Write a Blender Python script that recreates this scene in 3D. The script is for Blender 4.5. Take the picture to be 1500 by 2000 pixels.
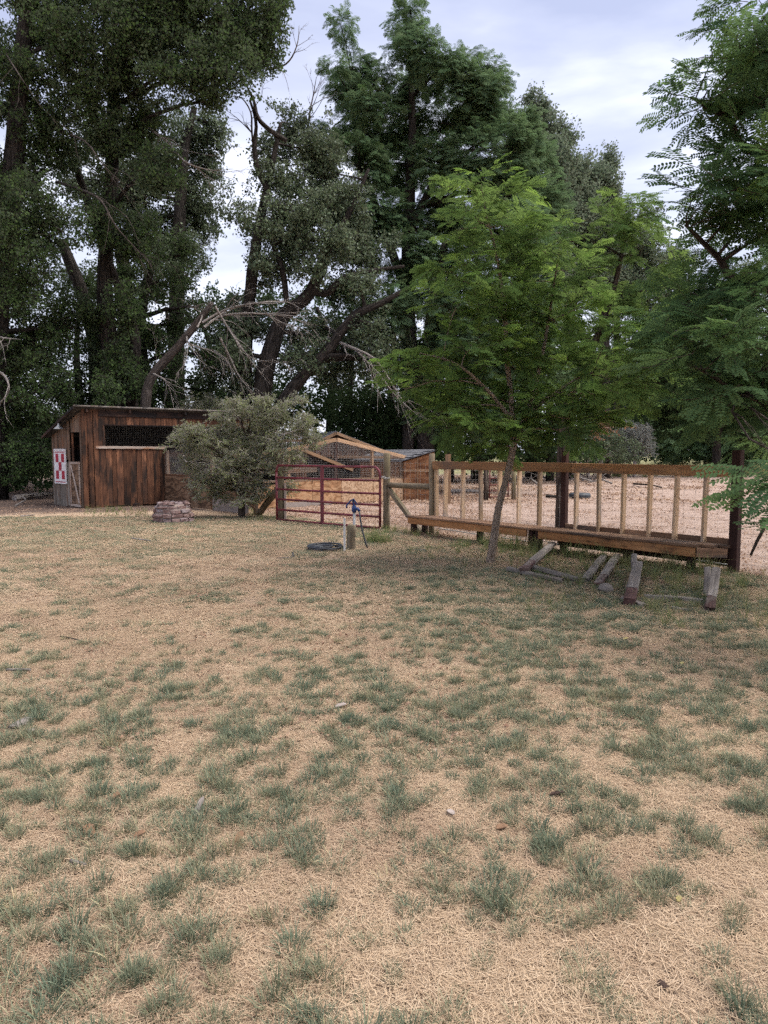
import bpy, math, random
import numpy as np
from mathutils import Vector, Matrix, noise as mnoise

# ------------------------------------------------------------------ clear
for o in list(bpy.data.objects):
    bpy.data.objects.remove(o, do_unlink=True)
scene = bpy.context.scene
COL = scene.collection
R = math.radians

# ------------------------------------------------------------------ camera
H = 1.55                       # eye height
F = 1400.0                     # focal length in pixels of the 1500 x 2000 photograph
PITCH = math.atan((1000 - 885) / F)
cam_d = bpy.data.cameras.new('camera')
cam_d.sensor_fit = 'VERTICAL'
cam_d.sensor_height = 36.0
cam_d.sensor_width = 27.0
cam_d.lens = 36.0 * F / 2000.0
cam_d.clip_start = 0.05
cam_d.clip_end = 3000
cam = bpy.data.objects.new('camera', cam_d)
COL.objects.link(cam)
cam.location = (0, 0, H)
cam.rotation_euler = (R(90) - PITCH, 0, 0)
scene.camera = cam
scene.render.resolution_x = 768
scene.render.resolution_y = 1024

# ------------------------------------------------------------------ sky
SUN_EL, SUN_AZ = R(60), R(88)          # azimuth measured from +Y towards +X
w = bpy.data.worlds.new('World')
scene.world = w
w.use_nodes = True
nt = w.node_tree
nt.nodes.clear()
def wn(t, **k):
    n = nt.nodes.new(t)
    for a, b in k.items():
        setattr(n, a, b)
    return n
out = wn('ShaderNodeOutputWorld')
bg = wn('ShaderNodeBackground')
bg.inputs['Strength'].default_value = 0.1
sky = wn('ShaderNodeTexSky', sky_type='NISHITA')
sky.sun_disc = False
sky.sun_elevation = SUN_EL
sky.sun_rotation = SUN_AZ
sky.air_density = 1.2
sky.dust_density = 2.0
tc = wn('ShaderNodeTexCoord')
sep = wn('ShaderNodeSeparateXYZ')
nt.links.new(tc.outputs['Generated'], sep.inputs[0])
zz = wn('ShaderNodeMath', operation='MAXIMUM'); zz.inputs[1].default_value = 0.0
nt.links.new(sep.outputs['Z'], zz.inputs[0])
za = wn('ShaderNodeMath', operation='ADD'); za.inputs[1].default_value = 0.22
nt.links.new(zz.outputs[0], za.inputs[0])
dx = wn('ShaderNodeMath', operation='DIVIDE'); dy = wn('ShaderNodeMath', operation='DIVIDE')
nt.links.new(sep.outputs['X'], dx.inputs[0]); nt.links.new(za.outputs[0], dx.inputs[1])
nt.links.new(sep.outputs['Y'], dy.inputs[0]); nt.links.new(za.outputs[0], dy.inputs[1])
comb = wn('ShaderNodeCombineXYZ')
nt.links.new(dx.outputs[0], comb.inputs[0]); nt.links.new(dy.outputs[0], comb.inputs[1])
mp = wn('ShaderNodeMapping'); mp.inputs['Scale'].default_value = (1.0, 1.5, 1.0); mp.inputs['Rotation'].default_value = (0, 0, R(-28))
mp.inputs['Location'].default_value = (3.1, 1.7, 0)
nt.links.new(comb.outputs[0], mp.inputs[0])
cn = wn('ShaderNodeTexNoise'); cn.inputs['Scale'].default_value = 1.35; cn.inputs['Detail'].default_value = 6; cn.inputs['Roughness'].default_value = 0.52
cn.inputs['Distortion'].default_value = 0.35
nt.links.new(mp.outputs[0], cn.inputs['Vector'])
cr = wn('ShaderNodeValToRGB')
cr.color_ramp.elements[0].position = 0.38; cr.color_ramp.elements[0].color = (2.0, 2.16, 3.0, 1)
cr.color_ramp.elements[1].position = 0.64; cr.color_ramp.elements[1].color = (4.2, 4.27, 4.9, 1)
e = cr.color_ramp.elements.new(0.5); e.color = (2.6, 2.74, 3.5, 1)
nt.links.new(cn.outputs['Fac'], cr.inputs[0])
hz = wn('ShaderNodeMapRange'); hz.inputs['From Min'].default_value = 0.0; hz.inputs['From Max'].default_value = 0.42
hz.inputs['To Min'].default_value = 0.65; hz.inputs['To Max'].default_value = 0.0
nt.links.new(zz.outputs[0], hz.inputs['Value'])
mixh = wn('ShaderNodeMixRGB'); mixh.inputs['Color2'].default_value = (3.65, 3.75, 4.3, 1)
nt.links.new(hz.outputs[0], mixh.inputs['Fac']); nt.links.new(cr.outputs[0], mixh.inputs['Color1'])
mixs = wn('ShaderNodeMixRGB'); mixs.inputs['Fac'].default_value = 0.88
nt.links.new(sky.outputs[0], mixs.inputs['Color1']); nt.links.new(mixh.outputs[0], mixs.inputs['Color2'])
nt.links.new(mixs.outputs[0], bg.inputs['Color'])
nt.links.new(bg.outputs[0], out.inputs['Surface'])

# ------------------------------------------------------------------ sun behind thin cloud
sd = bpy.data.lights.new('sun', 'SUN')
sd.energy = 2.2
sd.angle = R(55)
sd.color = (1.0, 0.95, 0.88)
sun = bpy.data.objects.new('sun', sd)
COL.objects.link(sun)
sdir = Vector((math.sin(SUN_AZ) * math.cos(SUN_EL), math.cos(SUN_AZ) * math.cos(SUN_EL), math.sin(SUN_EL)))
sun.rotation_euler = sdir.to_track_quat('Z', 'Y').to_euler()
sun.location = (10, 20, 30)

# ------------------------------------------------------------------ exposure and renderer
vs = scene.view_settings
vs.view_transform = 'Standard'; vs.look = 'None'; vs.exposure = 1.55; vs.gamma = 1.0
vs.use_curve_mapping = False
scene.render.engine = 'CYCLES'
scene.cycles.max_bounces = 4
scene.cycles.diffuse_bounces = 2
scene.cycles.glossy_bounces = 1
scene.cycles.transmission_bounces = 2
scene.cycles.transparent_max_bounces = 4
scene.cycles.use_denoising = False
scene.cycles.use_light_tree = False
scene.cycles.use_adaptive_sampling = True
scene.cycles.adaptive_threshold = 0.03

# ================================================================== helpers
CT, ST = math.cos(PITCH), math.sin(PITCH)
def ray(px, py):
    u = (px - 750) / F; v = (1000 - py) / F
    return u, CT + v * ST, -ST + v * CT
def at(px, py, Y):
    "the point at distance Y ahead that shows at a pixel of the photograph"
    a, b, c = ray(px, py)
    k = Y / b
    return Vector((a * k, Y, H + c * k))
def gp(px, py, z=0.0):
    "the point on the ground (height z) that shows at a pixel"
    a, b, c = ray(px, py)
    k = (z - H) / c
    return Vector((a * k, b * k, z))

BASE = {}
def tag(o, label=None, cat=None, group=None, kind=None):
    if label: o['label'] = label
    if cat: o['category'] = cat
    if group: o['group'] = group
    if kind: o['kind'] = kind
    return o
def thing(name, label, cat, loc=(0, 0, 0), group=None):
    o = bpy.data.objects.new(name, None)
    o.empty_display_size = 0.2
    COL.objects.link(o)
    o.location = loc
    BASE[o.name] = Vector(loc)
    return tag(o, label, cat, group)

class MB:
    "collects faces with UVs (metres: u along the piece, v around it)"
    def __init__(s):
        s.v = []; s.f = []; s.uv = []; s.sm = []
    def face(s, idx, uvs=None, smooth=False):
        s.f.append(idx)
        s.uv.append(uvs if uvs else [(0, 0)] * len(idx))
        s.sm.append(smooth)
    def beam(s, p0, p1, wid, hei, up=(0, 0, 1), c=0.004, bow=0.0):
        "chamfered rectangular bar; wid across, hei along up"
        p0 = Vector(p0); p1 = Vector(p1)
        d = (p1 - p0); L = d.length; d.normalize()
        up = Vector(up)
        x = d.cross(up)
        if x.length < 1e-4: x = d.cross(Vector((0, 1, 0)))
        x.normalize(); z = x.cross(d).normalized()
        a, b = wid / 2, hei / 2
        c = min(c, a * 0.45, b * 0.45)
        prof = [(-a + c, -b), (a - c, -b), (a, -b + c), (a, b - c), (a - c, b), (-a + c, b), (-a, b - c), (-a, -b + c)]
        n0 = len(s.v)
        for P in (p0, p1):
            for (q, r) in prof: s.v.append(P + x * q + z * r)
        acc = [0]
        for i in range(8):
            q = prof[i]; r = prof[(i + 1) % 8]
            acc.append(acc[-1] + math.hypot(q[0] - r[0], q[1] - r[1]))
        for i in range(8):
            j = (i + 1) % 8
            s.face([n0 + i, n0 + j, n0 + 8 + j, n0 + 8 + i], [(0, acc[i]), (0, acc[i + 1]), (L, acc[i + 1]), (L, acc[i])])
        s.face([n0 + 7 - i for i in range(8)], [(prof[7 - i][0] * .3 + .5, prof[7 - i][1]) for i in range(8)])
        s.face([n0 + 8 + i for i in range(8)], [(prof[i][0] * .3 + .5, prof[i][1]) for i in range(8)])
        return s
    def tube(s, pts, rad, n=8, cap=True, jit=0.0, rng=None, smooth=True):
        pts = [Vector(p) for p in pts]
        if not hasattr(rad, '__len__'): rad = [rad] * len(pts)
        n0 = len(s.v)
        d = (pts[1] - pts[0]).normalized()
        x = d.cross(Vector((0.31, 0.17, 0.93)))
        if x.length < 1e-3: x = d.cross(Vector((1, 0, 0)))
        x.normalize()
        L = 0; Ls = []
        for k, p in enumerate(pts):
            if k: L += (p - pts[k - 1]).length
            Ls.append(L)
            if k == 0: t = pts[1] - p
            elif k == len(pts) - 1: t = p - pts[k - 1]
            else: t = pts[k + 1] - pts[k - 1]
            t.normalize()
            x = (x - t * x.dot(t)).normalized()
            y = t.cross(x)
            for i in range(n):
                a = 2 * math.pi * i / n
                rr = rad[k] * (1 + (rng.uniform(-jit, jit) if rng else 0))
                s.v.append(p + (x * math.cos(a) + y * math.sin(a)) * rr)
        per = 2 * math.pi * max(rad)
        for k in range(len(pts) - 1):
            for i in range(n):
                j = (i + 1) % n
                a = n0 + k * n
                s.face([a + i, a + j, a + n + j, a + n + i],
                       [(Ls[k], per * i / n), (Ls[k], per * (i + 1) / n), (Ls[k + 1], per * (i + 1) / n), (Ls[k + 1], per * i / n)], smooth)
        if cap:
            s.face([n0 + n - 1 - i for i in range(n)], [(rad[0] * math.cos(6.28 * i / n), rad[0] * math.sin(6.28 * i / n)) for i in range(n)])
            a = n0 + (len(pts) - 1) * n
            s.face([a + i for i in range(n)], [(rad[-1] * math.cos(6.28 * i / n), rad[-1] * math.sin(6.28 * i / n)) for i in range(n)])
        return s
    def wire(s, p0, p1, r):
        "three-sided wire"
        p0 = Vector(p0); p1 = Vector(p1)
        d = (p1 - p0).normalized()
        x = d.cross(Vector((0.2, 0.3, 0.93))).normalized(); y = d.cross(x)
        n0 = len(s.v)
        for P in (p0, p1):
            for i in range(3):
                a = 2.094 * i
                s.v.append(P + (x * math.cos(a) + y * math.sin(a)) * r)
        for i in range(3):
            j = (i + 1) % 3
            s.face([n0 + i, n0 + j, n0 + 3 + j, n0 + 3 + i])
        return s
    def prism(s, poly, ext):
        "planar polygon pushed along ext"
        poly = [Vector(p) for p in poly]; ext = Vector(ext)
        n = len(poly); n0 = len(s.v)
        s.v += poly + [p + ext for p in poly]
        o = poly[0]; a = (poly[1] - poly[0]).normalized()
        nn = (poly[1] - poly[0]).cross(poly[2] - poly[1]).normalized(); b = nn.cross(a)
        uv = [((p - o).dot(a), (p - o).dot(b)) for p in poly]
        s.face(list(range(n0, n0 + n)), uv)
        s.face([n0 + n + n - 1 - i for i in range(n)], [uv[n - 1 - i] for i in range(n)])
        for i in range(n):
            j = (i + 1) % n
            L = (poly[j] - poly[i]).length; e_ = ext.length
            s.face([n0 + j, n0 + i, n0 + n + i, n0 + n + j], [(L, 0), (0, 0), (0, e_), (L, e_)])
        return s
    def mesh(s, name, off=Vector((0, 0, 0))):
        me = bpy.data.meshes.new(name)
        me.from_pydata([tuple(Vector(v) - off) for v in s.v], [], s.f)
        ul = me.uv_layers.new(name='UVMap')
        flat = [c for uvs in s.uv for q in uvs for c in q]
        ul.data.foreach_set('uv', flat)
        me.polygons.foreach_set('use_smooth', s.sm)
        # consistent outward normals
        import bmesh
        bm = bmesh.new(); bm.from_mesh(me)
        bmesh.ops.recalc_face_normals(bm, faces=bm.faces)
        bm.to_mesh(me); bm.free()
        return me
    def build(s, name, mat, parent=None, loc=None, kind=None):
        off = BASE[parent.name] if parent else Vector(loc if loc is not None else (0, 0, 0))
        me = s.mesh(name, off)
        me.materials.append(mat)
        o = bpy.data.objects.new(name, me)
        COL.objects.link(o)
        if parent:
            o.parent = parent
            BASE[o.name] = off
        else:
            o.location = off
            BASE[o.name] = off
        if kind: o['kind'] = kind
        return o

# ------------------------------------------------------------------ materials
def mat_new(name):
    m = bpy.data.materials.new(name)
    m.use_nodes = True
    t = m.node_tree
    t.nodes.clear()
    o = t.nodes.new('ShaderNodeOutputMaterial')
    return m, t, o
def N(t, typ, ins=None, **k):
    n = t.nodes.new(typ)
    for a, b in k.items(): setattr(n, a, b)
    if ins:
        for a, b in ins.items(): n.inputs[a].default_value = b
    return n
def ramp(t, stops, interp='LINEAR'):
    n = t.nodes.new('ShaderNodeValToRGB')
    cr_ = n.color_ramp; cr_.interpolation = interp
    while len(cr_.elements) < len(stops): cr_.elements.new(0.5)
    for e_, (p, c) in zip(cr_.elements, stops):
        e_.position = p; e_.color = (*c, 1) if len(c) == 3 else c
    return n
def wood(name, c_dark, c_mid, c_light, c_patch=None, patch=0.0, rough=0.85, gscale=1.0, bump=0.4, knots=True):
    m, t, o = mat_new(name)
    p = N(t, 'ShaderNodeBsdfPrincipled', {'Roughness': rough, 'Specular IOR Level': 0.2})
    uv = N(t, 'ShaderNodeUVMap'); uv.uv_map = 'UVMap'
    oi = N(t, 'ShaderNodeObjectInfo')
    mu = N(t, 'ShaderNodeMath', {1: 43.0}, operation='MULTIPLY')
    t.links.new(oi.outputs['Random'], mu.inputs[0])
    cx = N(t, 'ShaderNodeCombineXYZ')
    t.links.new(mu.outputs[0], cx.inputs[0]); t.links.new(mu.outputs[0], cx.inputs[1]); t.links.new(mu.outputs[0], cx.inputs[2])
    ad = N(t, 'ShaderNodeVectorMath', operation='ADD')
    t.links.new(uv.outputs[0], ad.inputs[0]); t.links.new(cx.outputs[0], ad.inputs[1])
    m1 = N(t, 'ShaderNodeMapping', {'Scale': (1.6 * gscale, 38 * gscale, 1)})
    t.links.new(ad.outputs[0], m1.inputs[0])
    n1 = N(t, 'ShaderNodeTexNoise', {'Scale': 1.0, 'Detail': 7.0, 'Roughness': 0.62, 'Distortion': 0.6})
    t.links.new(m1.outputs[0], n1.inputs['Vector'])
    m2 = N(t, 'ShaderNodeMapping', {'Scale': (1.3, 4.5, 1)})
    t.links.new(ad.outputs[0], m2.inputs[0])
    n2 = N(t, 'ShaderNodeTexNoise', {'Scale': 1.0, 'Detail': 4.0, 'Roughness': 0.6, 'Distortion': 1.2})
    t.links.new(m2.outputs[0], n2.inputs['Vector'])
    r1 = ramp(t, [(0.28, c_dark), (0.5, c_mid), (0.72, c_light)])
    mx = N(t, 'ShaderNodeMath', {1: 0.55}, operation='MULTIPLY')
    t.links.new(n1.outputs['Fac'], mx.inputs[0])
    my = N(t, 'ShaderNodeMath', {1: 0.45}, operation='MULTIPLY')
    t.links.new(n2.outputs['Fac'], my.inputs[0])
    sm = N(t, 'ShaderNodeMath', operation='ADD')
    t.links.new(mx.outputs[0], sm.inputs[0]); t.links.new(my.outputs[0], sm.inputs[1])
    t.links.new(sm.outputs[0], r1.inputs[0])
    col = r1.outputs[0]
    if knots:
        mk = N(t, 'ShaderNodeMapping', {'Scale': (2.2, 7.0, 1)})
        t.links.new(ad.outputs[0], mk.inputs[0])
        vo = N(t, 'ShaderNodeTexVoronoi', {'Scale': 1.0, 'Randomness': 1.0})
        t.links.new(mk.outputs[0], vo.inputs['Vector'])
        rk = ramp(t, [(0.06, (0.25, 0.25, 0.25)), (0.14, (1, 1, 1))])
        t.links.new(vo.outputs['Distance'], rk.inputs[0])
        mk2 = N(t, 'ShaderNodeMixRGB', {'Fac': 0.75}, blend_type='MULTIPLY')
        t.links.new(col, mk2.inputs['Color1']); t.links.new(rk.outputs[0], mk2.inputs['Color2'])
        col = mk2.outputs[0]
    if c_patch:
        m3 = N(t, 'ShaderNodeMapping', {'Scale': (0.9, 3.0, 1), 'Location': (7, 3, 1)})
        t.links.new(ad.outputs[0], m3.inputs[0])
        n3 = N(t, 'ShaderNodeTexNoise', {'Scale': 1.0, 'Detail': 5.0, 'Roughness': 0.65})
        t.links.new(m3.outputs[0], n3.inputs['Vector'])
        r3 = ramp(t, [(0.62 - patch * 0.35, (0, 0, 0)), (0.72 - patch * 0.25, (1, 1, 1))])
        t.links.new(n3.outputs['Fac'], r3.inputs[0])
        mz = N(t, 'ShaderNodeMixRGB', {'Color2': (*c_patch, 1)})
        t.links.new(r3.outputs[0], mz.inputs['Fac']); t.links.new(col, mz.inputs['Color1'])
        col = mz.outputs[0]
    # brightness varies from piece to piece
    br = N(t, 'ShaderNodeMapRange', {'To Min': 0.62, 'To Max': 1.38})
    t.links.new(oi.outputs['Random'], br.inputs['Value'])
    hv = N(t, 'ShaderNodeHueSaturation')
    t.links.new(br.outputs[0], hv.inputs['Value']); t.links.new(col, hv.inputs['Color'])
    t.links.new(hv.outputs[0], p.inputs['Base Color'])
    bu = N(t, 'ShaderNodeBump', {'Strength': bump, 'Distance': 0.01})
    t.links.new(n1.outputs['Fac'], bu.inputs['Height']); t.links.new(bu.outputs[0], p.inputs['Normal'])
    t.links.new(p.outputs[0], o.inputs['Surface'])
    return m
def plain(name, c, rough=0.7, var=0.25, scale=6.0, metal=0.0, c2=None, bump=0.15, thr=(0.45, 0.65), spec=0.3):
    m, t, o = mat_new(name)
    p = N(t, 'ShaderNodeBsdfPrincipled', {'Roughness': rough, 'Metallic': metal, 'Specular IOR Level': spec})
    tc_ = N(t, 'ShaderNodeTexCoord')
    n1 = N(t, 'ShaderNodeTexNoise', {'Scale': scale, 'Detail': 6.0, 'Roughness': 0.65})
    t.links.new(tc_.outputs['Object'], n1.inputs['Vector'])
    b = c2 if c2 else tuple(x * (1 - var) for x in c)
    r1 = ramp(t, [(thr[0], c), (thr[1], b)])
    t.links.new(n1.outputs['Fac'], r1.inputs[0])
    t.links.new(r1.outputs[0], p.inputs['Base Color'])
    n2 = N(t, 'ShaderNodeTexNoise', {'Scale': scale * 9, 'Detail': 3.0})
    t.links.new(tc_.outputs['Object'], n2.inputs['Vector'])
    bu = N(t, 'ShaderNodeBump', {'Strength': bump, 'Distance': 0.01})
    t.links.new(n2.outputs['Fac'], bu.inputs['Height']); t.links.new(bu.outputs[0], p.inputs['Normal'])
    t.links.new(p.outputs[0], o.inputs['Surface'])
    return m
def ply(name, c_a, c_b, c_c, scale=1.0):
    "rotary-cut plywood: swirling contour grain"
    m, t, o = mat_new(name)
    p = N(t, 'ShaderNodeBsdfPrincipled', {'Roughness': 0.85, 'Specular IOR Level': 0.15})
    uv = N(t, 'ShaderNodeUVMap'); uv.uv_map = 'UVMap'
    oi = N(t, 'ShaderNodeObjectInfo')
    mu = N(t, 'ShaderNodeMath', {1: 31.0}, operation='MULTIPLY')
    t.links.new(oi.outputs['Random'], mu.inputs[0])
    ad = N(t, 'ShaderNodeVectorMath', operation='ADD')
    t.links.new(uv.outputs[0], ad.inputs[0]); t.links.new(mu.outputs[0], ad.inputs[1])
    m1 = N(t, 'ShaderNodeMapping', {'Scale': (1.1 * scale, 3.6 * scale, 1)})
    t.links.new(ad.outputs[0], m1.inputs[0])
    n1 = N(t, 'ShaderNodeTexNoise', {'Scale': 1.3, 'Detail': 2.0, 'Roughness': 0.45, 'Distortion': 0.8})
    t.links.new(m1.outputs[0], n1.inputs['Vector'])
    ml = N(t, 'ShaderNodeMath', {1: 9.0}, operation='MULTIPLY')
    t.links.new(n1.outputs['Fac'], ml.inputs[0])
    fr = N(t, 'ShaderNodeMath', {1: 1.0}, operation='PINGPONG')
    t.links.new(ml.outputs[0], fr.inputs[0])
    r1 = ramp(t, [(0.0, c_a), (0.45, c_b), (0.9, c_c)])
    t.links.new(fr.outputs[0], r1.inputs[0])
    n2 = N(t, 'ShaderNodeTexNoise', {'Scale': 2.3, 'Detail': 5.0, 'Roughness': 0.7})
    t.links.new(ad.outputs[0], n2.inputs['Vector'])
    r2 = ramp(t, [(0.3, (0.62, 0.6, 0.58)), (0.65, (1.1, 1.1, 1.1))])
    t.links.new(n2.outputs['Fac'], r2.inputs[0])
    mx = N(t, 'ShaderNodeMixRGB', {'Fac': 1.0}, blend_type='MULTIPLY')
    t.links.new(r1.outputs[0], mx.inputs['Color1']); t.links.new(r2.outputs[0], mx.inputs['Color2'])
    t.links.new(mx.outputs[0], p.inputs['Base Color'])
    t.links.new(p.outputs[0], o.inputs['Surface'])
    return m
def flakes(name, c_a, c_b, scale=22):
    "oriented strand board"
    m, t, o = mat_new(name)
    p = N(t, 'ShaderNodeBsdfPrincipled', {'Roughness': 0.8, 'Specular IOR Level': 0.15})
    uv = N(t, 'ShaderNodeUVMap'); uv.uv_map = 'UVMap'
    nz = N(t, 'ShaderNodeTexNoise', {'Scale': 9.0})
    t.links.new(uv.outputs[0], nz.inputs['Vector'])
    mxv = N(t, 'ShaderNodeMixRGB', {'Fac': 0.08})
    t.links.new(uv.outputs[0], mxv.inputs['Color1']); t.links.new(nz.outputs['Color'], mxv.inputs['Color2'])
    vo = N(t, 'ShaderNodeTexVoronoi', {'Scale': scale})
    t.links.new(mxv.outputs[0], vo.inputs['Vector'])
    sx = N(t, 'ShaderNodeSeparateXYZ')
    t.links.new(vo.outputs['Color'], sx.inputs[0])
    r1 = ramp(t, [(0.1, c_a), (0.9, c_b)])
    t.links.new(sx.outputs[0], r1.inputs[0])
    t.links.new(r1.outputs[0], p.inputs['Base Color'])
    t.links.new(p.outputs[0], o.inputs['Surface'])
    return m
def bark(name, c_a, c_b, sc=1.0):
    m, t, o = mat_new(name)
    p = N(t, 'ShaderNodeBsdfPrincipled', {'Roughness': 0.95, 'Specular IOR Level': 0.1})
    uv = N(t, 'ShaderNodeUVMap'); uv.uv_map = 'UVMap'
    m1 = N(t, 'ShaderNodeMapping', {'Scale': (3 * sc, 18 * sc, 1)})
    t.links.new(uv.outputs[0], m1.inputs[0])
    n1 = N(t, 'ShaderNodeTexNoise', {'Scale': 1.0, 'Detail': 6.0, 'Roughness': 0.7, 'Distortion': 0.9})
    t.links.new(m1.outputs[0], n1.inputs['Vector'])
    r1 = ramp(t, [(0.40, c_a), (0.62, c_b)])
    t.links.new(n1.outputs['Fac'], r1.inputs[0])
    t.links.new(r1.outputs[0], p.inputs['Base Color'])
    bu = N(t, 'ShaderNodeBump', {'Strength': 1.0, 'Distance': 0.09})
    t.links.new(n1.outputs['Fac'], bu.inputs['Height']); t.links.new(bu.outputs[0], p.inputs['Normal'])
    t.links.new(p.outputs[0], o.inputs['Surface'])
    return m
def leafmat(name, stops, trans=0.35, rough=0.55, spec=0.25, tint_to=None, back=None):
    """stops: colours over the leaf's own random value; tint_to: second colour, mixed by the
    spray's 'tint'; back: colour of the underside"""
    m, t, o = mat_new(name)
    if spec >= 0.3: p = N(t, 'ShaderNodeBsdfPrincipled', {'Roughness': rough, 'Specular IOR Level': spec})
    else: p = N(t, 'ShaderNodeBsdfDiffuse')
    tr = N(t, 'ShaderNodeBsdfTranslucent')
    av = N(t, 'ShaderNodeAttribute'); av.attribute_name = 'v'
    at_ = N(t, 'ShaderNodeAttribute', attribute_type='INSTANCER'); at_.attribute_name = 'tint'
    ar = N(t, 'ShaderNodeAttribute', attribute_type='INSTANCER'); ar.attribute_name = 'rnd'
    a1 = N(t, 'ShaderNodeMath', {1: 0.6}, operation='MULTIPLY')
    a2 = N(t, 'ShaderNodeMath', {1: 0.4}, operation='MULTIPLY')
    t.links.new(av.outputs['Fac'], a1.inputs[0]); t.links.new(ar.outputs['Fac'], a2.inputs[0])
    a3 = N(t, 'ShaderNodeMath', operation='ADD')
    t.links.new(a1.outputs[0], a3.inputs[0]); t.links.new(a2.outputs[0], a3.inputs[1])
    r1 = ramp(t, stops)
    t.links.new(a3.outputs[0], r1.inputs[0])
    col = r1.outputs[0]
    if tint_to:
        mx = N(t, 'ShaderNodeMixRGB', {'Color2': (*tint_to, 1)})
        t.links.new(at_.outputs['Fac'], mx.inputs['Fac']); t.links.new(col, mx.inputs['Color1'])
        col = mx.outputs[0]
    if back:
        ge = N(t, 'ShaderNodeNewGeometry')
        mb = N(t, 'ShaderNodeMixRGB', {'Color2': (*back, 1)})
        t.links.new(ge.outputs['Backfacing'], mb.inputs['Fac']); t.links.new(col, mb.inputs['Color1'])
        col = mb.outputs[0]
    t.links.new(col, p.inputs[0])
    hs = N(t, 'ShaderNodeHueSaturation', {'Hue': 0.485, 'Saturation': 1.0, 'Value': 1.4})
    t.links.new(col, hs.inputs['Color']); t.links.new(hs.outputs[0], tr.inputs['Color'])
    ms = N(t, 'ShaderNodeMixShader', {'Fac': trans})
    t.links.new(p.outputs[0], ms.inputs[1]); t.links.new(tr.outputs[0], ms.inputs[2])
    t.links.new(ms.outputs[0], o.inputs['Surface'])
    return m

M = {}
M['board_brown'] = wood('board_brown', (0.018, 0.010, 0.008), (0.108, 0.048, 0.027), (0.30, 0.140, 0.075), (0.024, 0.016, 0.013), 0.45)
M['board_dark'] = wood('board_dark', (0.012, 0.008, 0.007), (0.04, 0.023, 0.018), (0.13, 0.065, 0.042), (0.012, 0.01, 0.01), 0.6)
M['board_grey'] = wood('board_grey', (0.07, 0.06, 0.05), (0.17, 0.145, 0.12), (0.30, 0.26, 0.22), (0.13, 0.07, 0.04), 0.2)
M['board_greybrown'] = wood('board_greybrown', (0.05, 0.035, 0.026), (0.125, 0.085, 0.06), (0.24, 0.175, 0.13), (0.16, 0.075, 0.04), 0.3)
M['sill'] = wood('sill', (0.16, 0.12, 0.10), (0.30, 0.24, 0.20), (0.42, 0.36, 0.32), (0.22, 0.11, 0.06), 0.3)
M['stud'] = wood('stud', (0.22, 0.14, 0.08), (0.44, 0.30, 0.185), (0.58, 0.43, 0.29), (0.33, 0.26, 0.21), 0.3, gscale=0.8, bump=0.15)
M['rail'] = wood('rail', (0.19, 0.085, 0.034), (0.36, 0.185, 0.088), (0.52, 0.30, 0.155), (0.22, 0.14, 0.095), 0.25, gscale=0.55, bump=0.15)
M['fascia'] = wood('fascia', (0.14, 0.06, 0.025), (0.33, 0.155, 0.064), (0.48, 0.255, 0.118), (0.07, 0.04, 0.026), 0.15, gscale=0.7, bump=0.2)
M['seat'] = wood('seat', (0.08, 0.046, 0.029), (0.21, 0.12, 0.073), (0.36, 0.23, 0.15), (0.08, 0.06, 0.05), 0.3, bump=0.3)
M['dark_post'] = wood('dark_post', (0.016, 0.008, 0.007), (0.034, 0.016, 0.013), (0.06, 0.028, 0.023), None, knots=False)
M['log_post'] = wood('log_post', (0.065, 0.05, 0.034), (0.15, 0.118, 0.08), (0.25, 0.205, 0.15), (0.12, 0.10, 0.055), 0.3)
M['silver_wood'] = wood('silver_wood', (0.06, 0.05, 0.045), (0.165, 0.142, 0.125), (0.29, 0.255, 0.23), (0.16, 0.13, 0.11), 0.15, bump=0.6)
M['brown_paint'] = wood('brown_paint', (0.04, 0.021, 0.019), (0.08, 0.042, 0.037), (0.13, 0.075, 0.065), (0.2, 0.17, 0.15), 0.3, knots=False)
M['ply_fresh'] = ply('ply_fresh', (0.20, 0.10, 0.05), (0.35, 0.195, 0.105), (0.42, 0.26, 0.15))
M['ply_old'] = ply('ply_old', (0.06, 0.038, 0.026), (0.16, 0.095, 0.058), (0.24, 0.155, 0.10))
M['ply_shed'] = ply('ply_shed', (0.18, 0.08, 0.04), (0.29, 0.135, 0.066), (0.35, 0.18, 0.09), 0.6)
M['osb'] = flakes('osb', (0.26, 0.155, 0.09), (0.50, 0.345, 0.225))
M['frame_wood'] = wood('frame_wood', (0.15, 0.09, 0.05), (0.33, 0.205, 0.12), (0.47, 0.32, 0.2), (0.2, 0.15, 0.11), 0.25)
M['tar'] = plain('tar', (0.05, 0.048, 0.046), 0.9, c2=(0.10, 0.095, 0.09), scale=4)
M['roof_edge'] = plain('roof_edge', (0.20, 0.18, 0.16), 0.7, c2=(0.10, 0.07, 0.05), scale=5)
M['shingle'] = plain('shingle', (0.16, 0.16, 0.17), 0.95, c2=(0.09, 0.09, 0.10), scale=7, bump=0.4)
M['wire'] = plain('wire', (0.30, 0.29, 0.28), 0.55, metal=0.2, c2=(0.22, 0.19, 0.17), scale=3)
M['wire_dark'] = plain('wire_dark', (0.07, 0.065, 0.06), 0.6, metal=0.4, scale=3)
M['gate_red'] = plain('gate_red', (0.145, 0.020, 0.030), 0.5, c2=(0.075, 0.014, 0.017), scale=5, spec=0.4)
M['gate_rust'] = plain('gate_rust', (0.13, 0.03, 0.028), 0.7, c2=(0.09, 0.045, 0.03), scale=8)
M['steel'] = plain('steel', (0.45, 0.44, 0.43), 0.45, metal=0.8, scale=8)
M['galv'] = plain('galv', (0.42, 0.42, 0.42), 0.55, metal=0.5, c2=(0.3, 0.29, 0.28), scale=12)
M['blue'] = plain('blue', (0.022, 0.05, 0.165), 0.5, c2=(0.02, 0.028, 0.06), scale=20)
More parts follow.
